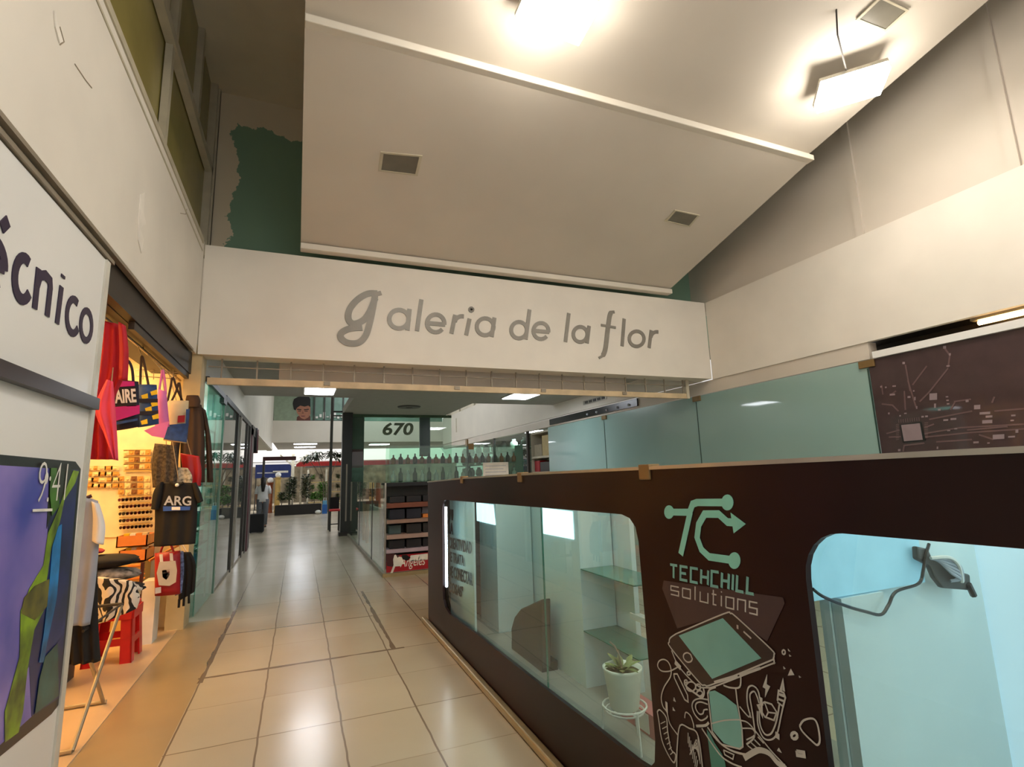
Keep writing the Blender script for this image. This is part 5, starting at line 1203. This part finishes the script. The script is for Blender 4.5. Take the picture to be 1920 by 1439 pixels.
# ================================================================== RIGHT SIDE BEYOND THE TEAL GLASS
shb = thing('shelf_unit', 'pale shelf unit next to the farthest teal glass panel', 'shelf', (7.0, 14.6, 0))
for z in (0.0, 0.8, 1.55, 2.02, 2.78): MB().box(6.80, 7.35, 13.9, 15.2, z, z+0.06).build('shelf_board', M['frame'], shb)
MB().box(7.33, 7.36, 13.9, 15.2, 0, 2.84).build('back_board', M['card'], shb)
for y in (13.9, 15.17): MB().box(6.80, 7.33, y, y+0.03, 0, 2.84).build('side_board', M['frame'], shb)
for (y0, y1, z0, z1, mt, lb) in ((14.0, 14.5, 2.082, 2.70, M['card'], 'large cardboard box on the upper shelf right of the notice'), (14.55, 15.1, 2.082, 2.45, mk('grey_card', (150, 140, 118), 0.8), 'smaller greyish carton on the upper shelf'),
                                 (14.75, 15.1, 1.612, 1.95, M['signred'], 'red box on the shelf under the cartons'), (14.05, 14.7, 1.612, 1.90, M['blackp'], 'black box on the shelf under the cartons')):
    tag(MB().box(6.86, 7.25, y0, y1, z0, z1).build('carton', mt, bevel=0.008), lb, 'box')
wg = thing('shopfront_glass', 'clear shop window under the long balcony fascia on the right', 'shop window', (6.74, 20, 0))
for y0, y1 in ((15.4, 18.4), (18.45, 21.8), (21.85, 25.8)): MB().box(6.735, 6.75, y0, y1, 0, 2.86).build('pane', M['greenglass'], wg)
for y in (15.3, 18.42, 21.82): MB().box(6.70, 6.78, y-0.05, y+0.05, 0, 2.9).build('post', M['dark'], wg)
MB().box(6.68, 6.78, 21.7, 21.95, 2.80, 3.1).build('bracket', M['clip'], wg)
struct(MB().box(9.4, 9.5, 13.8, 26, 0, 3.1).build('wall_shop', mk('shop_wall_grey', (128, 132, 120), 0.7)), 'wall inside the right hand shops', 'wall')
struct(MB().box(6.9, 9.4, 13.8, 26, 3.1, 3.14).build('ceiling', M['ceil_grey']), 'ceiling inside the right hand shops', 'ceiling')
panel_light(7.2, 8.2, 17.0, 18.0, 3.1, 'lamp seen through the clear shop window on the right')
goods = [mk('goods_pale', (186, 196, 188), 0.4), mk('goods_dark', (48, 46, 40), 0.4), mk('goods_brown', (92, 64, 44), 0.5), mk('goods_green', (46, 78, 60), 0.5)]
gp_ = {}
for row, z in enumerate((1.50, 2.0, 2.45)):
    for i in range(9):
        k = (i+row) % 4; y = 16.0+i*1.05
        if k not in gp_:
            m = MB(); m.lathe((7.4, y, z+0.012), [(0.10, 0), (0.16, 0.08), (0.14, 0.26), (0.07, 0.32), (0.08, 0.38)], 12); o = m.build('shop_vase', goods[k], smooth=True); gp_[k] = (o, y, z)
        else:
            s, y0, z0 = gp_[k]; o = s.copy(); C.objects.link(o); o.location = s.location+Vector((0, y-y0, z-z0))
        c = ('pale', 'dark', 'brown', 'green')[k]; tag(o, '%s vase on the shelves behind the right shop window' % c, 'vase', '%s vases behind the right window' % c)
gsh = thing('display_shelf', 'shelves holding vases behind the right shop window', 'shelf', (7.4, 20.2, 0))
for z in (1.50, 2.0, 2.45): MB().box(7.1, 7.7, 15.6, 25.2, z-0.02, z+0.01).build('shelf_board', M['greenpaint'], gsh)
for y in (15.6, 18.8, 22.0, 25.2): MB().box(7.66, 7.70, y-0.03, y+0.03, 0, 2.8).build('upright', M['darkgrey'], gsh)
rl = thing('balcony_railing', 'pale tube railing on top of the right balcony fascia', 'railing', (6.76, 19, 4.45))
MB().tube([(6.76, 13.5, 4.85), (6.76, 25.8, 4.85)], 0.035, 8).build('top_tube', M['frame'], rl)
MB().tube([(6.76, 13.5, 4.62), (6.76, 25.8, 4.62)], 0.025, 8).build('lower_tube', M['frame'], rl)
for i in range(6): MB().tube([(6.76, 14.2+i*2.2, 4.45), (6.76, 14.2+i*2.2, 4.87)], 0.04, 8).build('post', M['frame'], rl)
sp2 = thing('air_vent', 'grey round vent set in the low ceiling before the 670 glass', 'vent', (2.75, 14.3, 3.47))
MB().lathe((2.75, 14.3, 3.47), [(0.32, 0.03), (0.30, 0.0), (0.10, 0.0), (0.08, 0.02)], 24).build('rim', M['darkgrey'], sp2)
fx = struct(MB().box(6.70, 6.72, 23.4, 23.5, 3.55, 4.2).build('trim_9', M['frame']), 'seam cover on the right balcony fascia', 'trim')
vn = thing('wall_vent', 'small grey vent plate on the right fascia near the gate', 'vent', (6.70, 11.2, 3.28))
MB().box(6.70, 6.72, 10.5, 11.6, 3.26, 3.36).build('plate', M['alu'], vn)
m = MB()
for i in range(5): m.box(6.692, 6.70, 10.56+i*0.2, 10.7+i*0.2, 3.28, 3.34)
m.build('slot', M['darkgrey'], vn)
cbl = thing('cable_tray', 'dark cable tray along the rail above the farthest teal glass', 'tray', (6.70, 11.5, 2.95))
MB().box(6.70, 6.735, 9.3, 13.6, 2.94, 3.10).build('tray', M['blackp'], cbl)
for i in range(5): MB().ball((6.69, 9.6+i*0.45, 3.0), 0.03).build('cable_knot', M['greyc'], cbl)

# ================================================================== FAR END: PLANTS, MARKET STALLS, POSTER
pt = thing('poster', 'poster of a dark haired face high on the far green window', 'poster', (0.35, 26.0, 4.32))
PZ = lambda u, v: at(u, v, 'y', 26.03)
SHT = [pt]
def ply(pts, k, mt, n):
    o = MB().poly([PZ(*p)+Vector((0, -0.006*k, 0)) for p in pts], (0, -0.005, 0)).build(n, mt, SHT[0])
    if n == 'sheet': SHT[0] = o
ply([(513, 742), (582, 742), (582, 790), (513, 790)], 0, mk('poster_ground', (142, 158, 136), 0.4, coat=0.4), 'sheet')
ply([(556, 790), (557, 782), (566, 777), (580, 778), (582, 782), (582, 790)], 1, mk('poster_shirt', (98, 54, 44), 0.5), 'shirt_print')
ply([(553, 757), (582, 757), (582, 777), (578, 783), (571, 787), (564, 784), (557, 775)], 2, mk('poster_skin', (166, 112, 88), 0.5), 'face_print')
ply([(551, 768), (549, 757), (551, 749), (558, 745), (570, 743), (580, 745), (582, 749), (582, 764), (578, 761), (571, 763), (563, 761), (557, 765), (554, 770)], 3, M['hair'], 'hair_print')
ply([(557, 767), (565, 768), (565, 769.6), (557, 768.8)], 3, M['hair'], 'brow_print'); ply([(570, 768), (579, 767), (579, 768.8), (570, 769.6)], 3, M['hair'], 'brow_print')
ply([(559, 770.6), (564, 770.6), (564, 772), (559, 772)], 3, M['blackp'], 'eye_print'); ply([(571, 770.6), (577, 770.6), (577, 772), (571, 772)], 3, M['blackp'], 'eye_print')
ply([(567.5, 771), (570, 776), (565.5, 776.5)], 3, mk('poster_shade', (132, 84, 64), 0.5), 'nose_print'); ply([(563.5, 780), (573, 780), (570, 781.6), (566, 781.6)], 3, M['maroonl'], 'mouth_print')
pla = thing('planter_box', 'long dark planter box across the end of the passage', 'planter', (0, 27, 0))
MB().box(-1.0, 1.02, 26.8, 27.3, 0.0, 0.45).build('box', M['planter'], pla)
MB().box(-0.96, 0.98, 26.84, 27.26, 0.40, 0.455).build('soil', mk('soil_dark', (52, 44, 34), 0.9), pla)
def bush(name, label, c, rx, rz, n, mt, stem=True, grp=None, lf=0.12):
    c = Vector(c); t = thing(name, label, 'plant', c, grp); m = MB()
    for i in range(n):
        a = random.uniform(0, 6.28); e = random.uniform(-0.2, 1.0); r = rx*random.uniform(0.3, 1); p = c+Vector((r*math.cos(a), r*math.sin(a)*0.6, rz*(0.45+0.5*e)))
        d = Vector((math.cos(a), math.sin(a), random.uniform(-0.4, 0.6))).normalized(); leafmesh(m, p, p+d*lf*random.uniform(0.7, 1.4), lf*0.5, ZA)
    m.build('foliage', mt, t)
    m = MB(); m.tube([c, c+ZA*rz*0.5, c+Vector((rx*0.2, 0, rz*0.9))], 0.02, 6); m.build('stem', M['trunk'], t); return t
bush('leafy_plant', 'low green plant at the left of the planter', (-0.72, 27.05, 0.456), 0.15, 0.6, 260, M['leaf'], lf=0.11)
bush('leafy_plant', 'tall dark plant in the planter near the white post', (-0.27, 27.05, 0.456), 0.13, 1.35, 420, mk('leaf_dark', (44, 62, 38), 0.6, noise=0.3, scale=14), lf=0.11)
bush('leafy_plant', 'mid height olive plant in the middle of the planter', (0.26, 27.05, 0.456), 0.13, 1.3, 420, mk('leaf_olive', (88, 92, 58), 0.6, noise=0.3, scale=14), lf=0.11)
bush('leafy_plant', 'low plant at the right of the planter', (0.70, 27.05, 0.456), 0.15, 0.55, 240, M['leaf_b'], lf=0.11)
# tall thin tree
tr = thing('thin_tree', 'tall thin stemmed tree with dark leaves under the far ceiling', 'tree', (1.15, 27.6, 0))
fol = MB()
for (x0, x1, zt, n_) in ((1.2, 0.75, 2.75, 170), (1.3, 1.45, 2.8, 170), (1.1, 0.35, 2.6, 130), (1.35, 1.8, 2.7, 130)):
    pts = smooth([(x0, 27.6, 0.0), (x0+0.02, 27.6, 1.2), ((x0+x1)/2, 27.6, 2.1), (x1, 27.6, zt)])
    MB().tube(pts, [0.03-0.018*i/len(pts) for i in range(len(pts))], 6).build('trunk', M['trunk'], tr)
    for i in range(n_):
        a = random.uniform(0, 6.28); r = random.uniform(0.02, 0.42); p = Vector((x1+r*math.cos(a), 27.6+0.5*r*math.sin(a), zt+random.uniform(-0.16, 0.18)))
        leafmesh(fol, p, p+Vector((0.2*math.cos(a), 0.1*math.sin(a), random.uniform(-0.18, 0.06))), 0.09, ZA)
fol.build('foliage', mk('leaf_tree', (52, 64, 44), 0.6, noise=0.25, scale=10), tr)
for i, (x, h, mt, lb) in enumerate(((-0.40, 1.7, M['leaf'], 'tall shrub just behind the left half of the planter'), (0.35, 1.95, bpy.data.materials['leaf_dark'], 'tall dark shrub behind the middle of the planter'), (1.15, 1.5, M['leaf_b'], 'bright green shrub behind the right end of the planter'))):
    bush('shrub', lb, (x, 29.2, 0.0), 0.22, h, 520, mt, lf=0.14)
# street stalls beyond the hall
yp = thing('canopy_post', 'white post with forked braces under the far canopy', 'post', (-0.33, 31, 0))
MB().box(-0.42, -0.26, 30.95, 31.1, 0, 3.0).build('post', M['frame'], yp)
MB().bar((-0.34, 31.02, 2.35), (-1.0, 31.02, 2.95), 0.08).build('brace', M['frame'], yp); MB().bar((-0.34, 31.02, 2.35), (0.4, 31.02, 2.95), 0.08).build('brace', M['frame'], yp)
cn = thing('canopy', 'white market canopy glowing beyond the planter', 'canopy', (2.5, 35, 2.4))
MB().poly([(-3, 33.5, 2.62), (9, 33.5, 2.62), (9, 40, 5.2), (-3, 40, 5.2)], (0, 0, 0.06)).build('cloth', M['canopy'], cn)
MB().box(-0.2, 9, 33.4, 33.5, 2.36, 2.62).build('valance', M['redb'], cn)
for x in (-2.8, 0.1, 3.5, 7.5): MB().box(x-0.06, x+0.06, 33.45, 33.55, 0, 2.4).build('pole', M['frame'], cn)
bs = thing('shop_sign', 'blue shop sign on the far left beyond the passage', 'sign', (-1.3, 32.8, 2.0))
MB().box(-2.3, -0.42, 32.8, 32.9, 1.75, 2.5).build('board', M['blueb'], bs)
MB().box(-1.4, -0.6, 32.78, 32.8, 2.02, 2.14).build('white_lettering_strip', M['white'], bs); MB().box(-2.2, -1.1, 32.78, 32.8, 2.0, 2.07).build('grey_strip', M['greyc'], bs)
for x in (-2.25, -0.5): MB().box(x-0.03, x+0.03, 32.83, 32.89, 0, 1.75).build('post', M['darkgrey'], bs)
fs = thing('flower_stall', 'flower stall with timber shelves behind the planter', 'stall', (0.9, 31.5, 0))
for z in (0.3, 0.85, 1.4): MB().box(0.45, 2.3, 31.2, 31.9, z, z+0.06).build('shelf_board', mk('stall_wood', (176, 152, 100), 0.6) if z == 0.3 else bpy.data.materials['stall_wood'], fs)
for x in (0.45, 1.4, 2.28): MB().box(x-0.05, x+0.05, 31.2, 31.3, 0, 2.3).build('post', M['frame'], fs)
MB().box(0.3, 2.4, 31.1, 32.0, 2.25, 2.32).build('roof_board', M['darkgrey'], fs)
k = 0
for z in (0.36, 0.91, 1.46):
    for x in (0.70, 1.14, 1.63, 2.04):
        lab = ('bright green', 'olive green', 'golden yellow', 'dark green')[k % 4]
        bush('potted_flower', '%s potted plant on the %s flower stall shelf' % (lab, {0.36: 'lowest', 0.91: 'middle', 1.46: 'highest'}[z]), (x, 31.5, z+0.003), 0.07, 0.40, 150, (M['leaf_b'], bpy.data.materials['leaf_olive'], M['ochre'], M['leaf'])[k % 4], grp='flower stall pots', lf=0.09); k += 1
for x, h, mt, lb in ((-1.0, 1.75, M['ochre'], 'narrow tan display column left of the planter'), (-1.35, 1.5, M['wood'], 'brown display column at the far left stall')):
    t = thing('display_column', lb, 'column', (x, 29.5, 0)); MB().lathe((x, 29.5, 0), [(0.16, 0), (0.13, 0.2), (0.13, h-0.1), (0.17, h)], 12).build('shaft', mt, t); MB().ball((x, 29.5, h+0.12), 0.14).build('lamp_globe', M['canopy'], t)
bh = struct(MB().box(-6, 12, 42, 42.2, 0, 2.6).build('wall_street', mk('street_wall', (150, 140, 120), 0.7, noise=0.3, scale=2)), 'blurred shop fronts beyond the canopy', 'wall')
# red seated stool by the pole, blue bag
rs_ = thing('bar_stool', 'stool with red seat and thin dark legs beside the dark square pole', 'stool', (1.05, 17.6, 0))
MB().box(0.90, 1.22, 17.4, 17.75, 0.60, 0.66).build('seat', M['redb'], rs_, bevel=0.015)
for x in (0.93, 1.19):
    for y in (17.43, 17.72): MB().box(x-0.018, x+0.018, y-0.018, y+0.018, 0, 0.60).build('leg', M['dark'], rs_)
MB().box(0.93, 1.19, 17.42, 17.44, 0.2, 0.23).build('stretcher', M['dark'], rs_)
MB().box(0.92, 1.20, 17.70, 17.74, 0.66, 1.02).build('backrest', M['black'], rs_)
bg_ = thing('shopping_bag', 'blue shopping bag standing at the right end of the planter', 'bag', (1.14, 26.5, 0))
MB().box(1.04, 1.26, 26.4, 26.6, 0, 0.42).build('body', mk('bag_blue', (36, 96, 168), 0.5), bg_); MB().box(1.06, 1.24, 26.42, 26.58, 0.42, 0.60).build('upper_part', mk('bag_light', (96, 160, 196), 0.5), bg_)
MB().tube([(1.1, 26.5, 0.6), (1.1, 26.5, 0.72), (1.2, 26.5, 0.72), (1.2, 26.5, 0.6)], 0.012, 6).build('handle', M['white'], bg_)
wb = tag(MB().ball((0.87, 26.5, 0.09), 0.14, 0.12, 0.09).build('sack', M['white'], smooth=True), 'small white sack beside the blue shopping bag', 'sack')
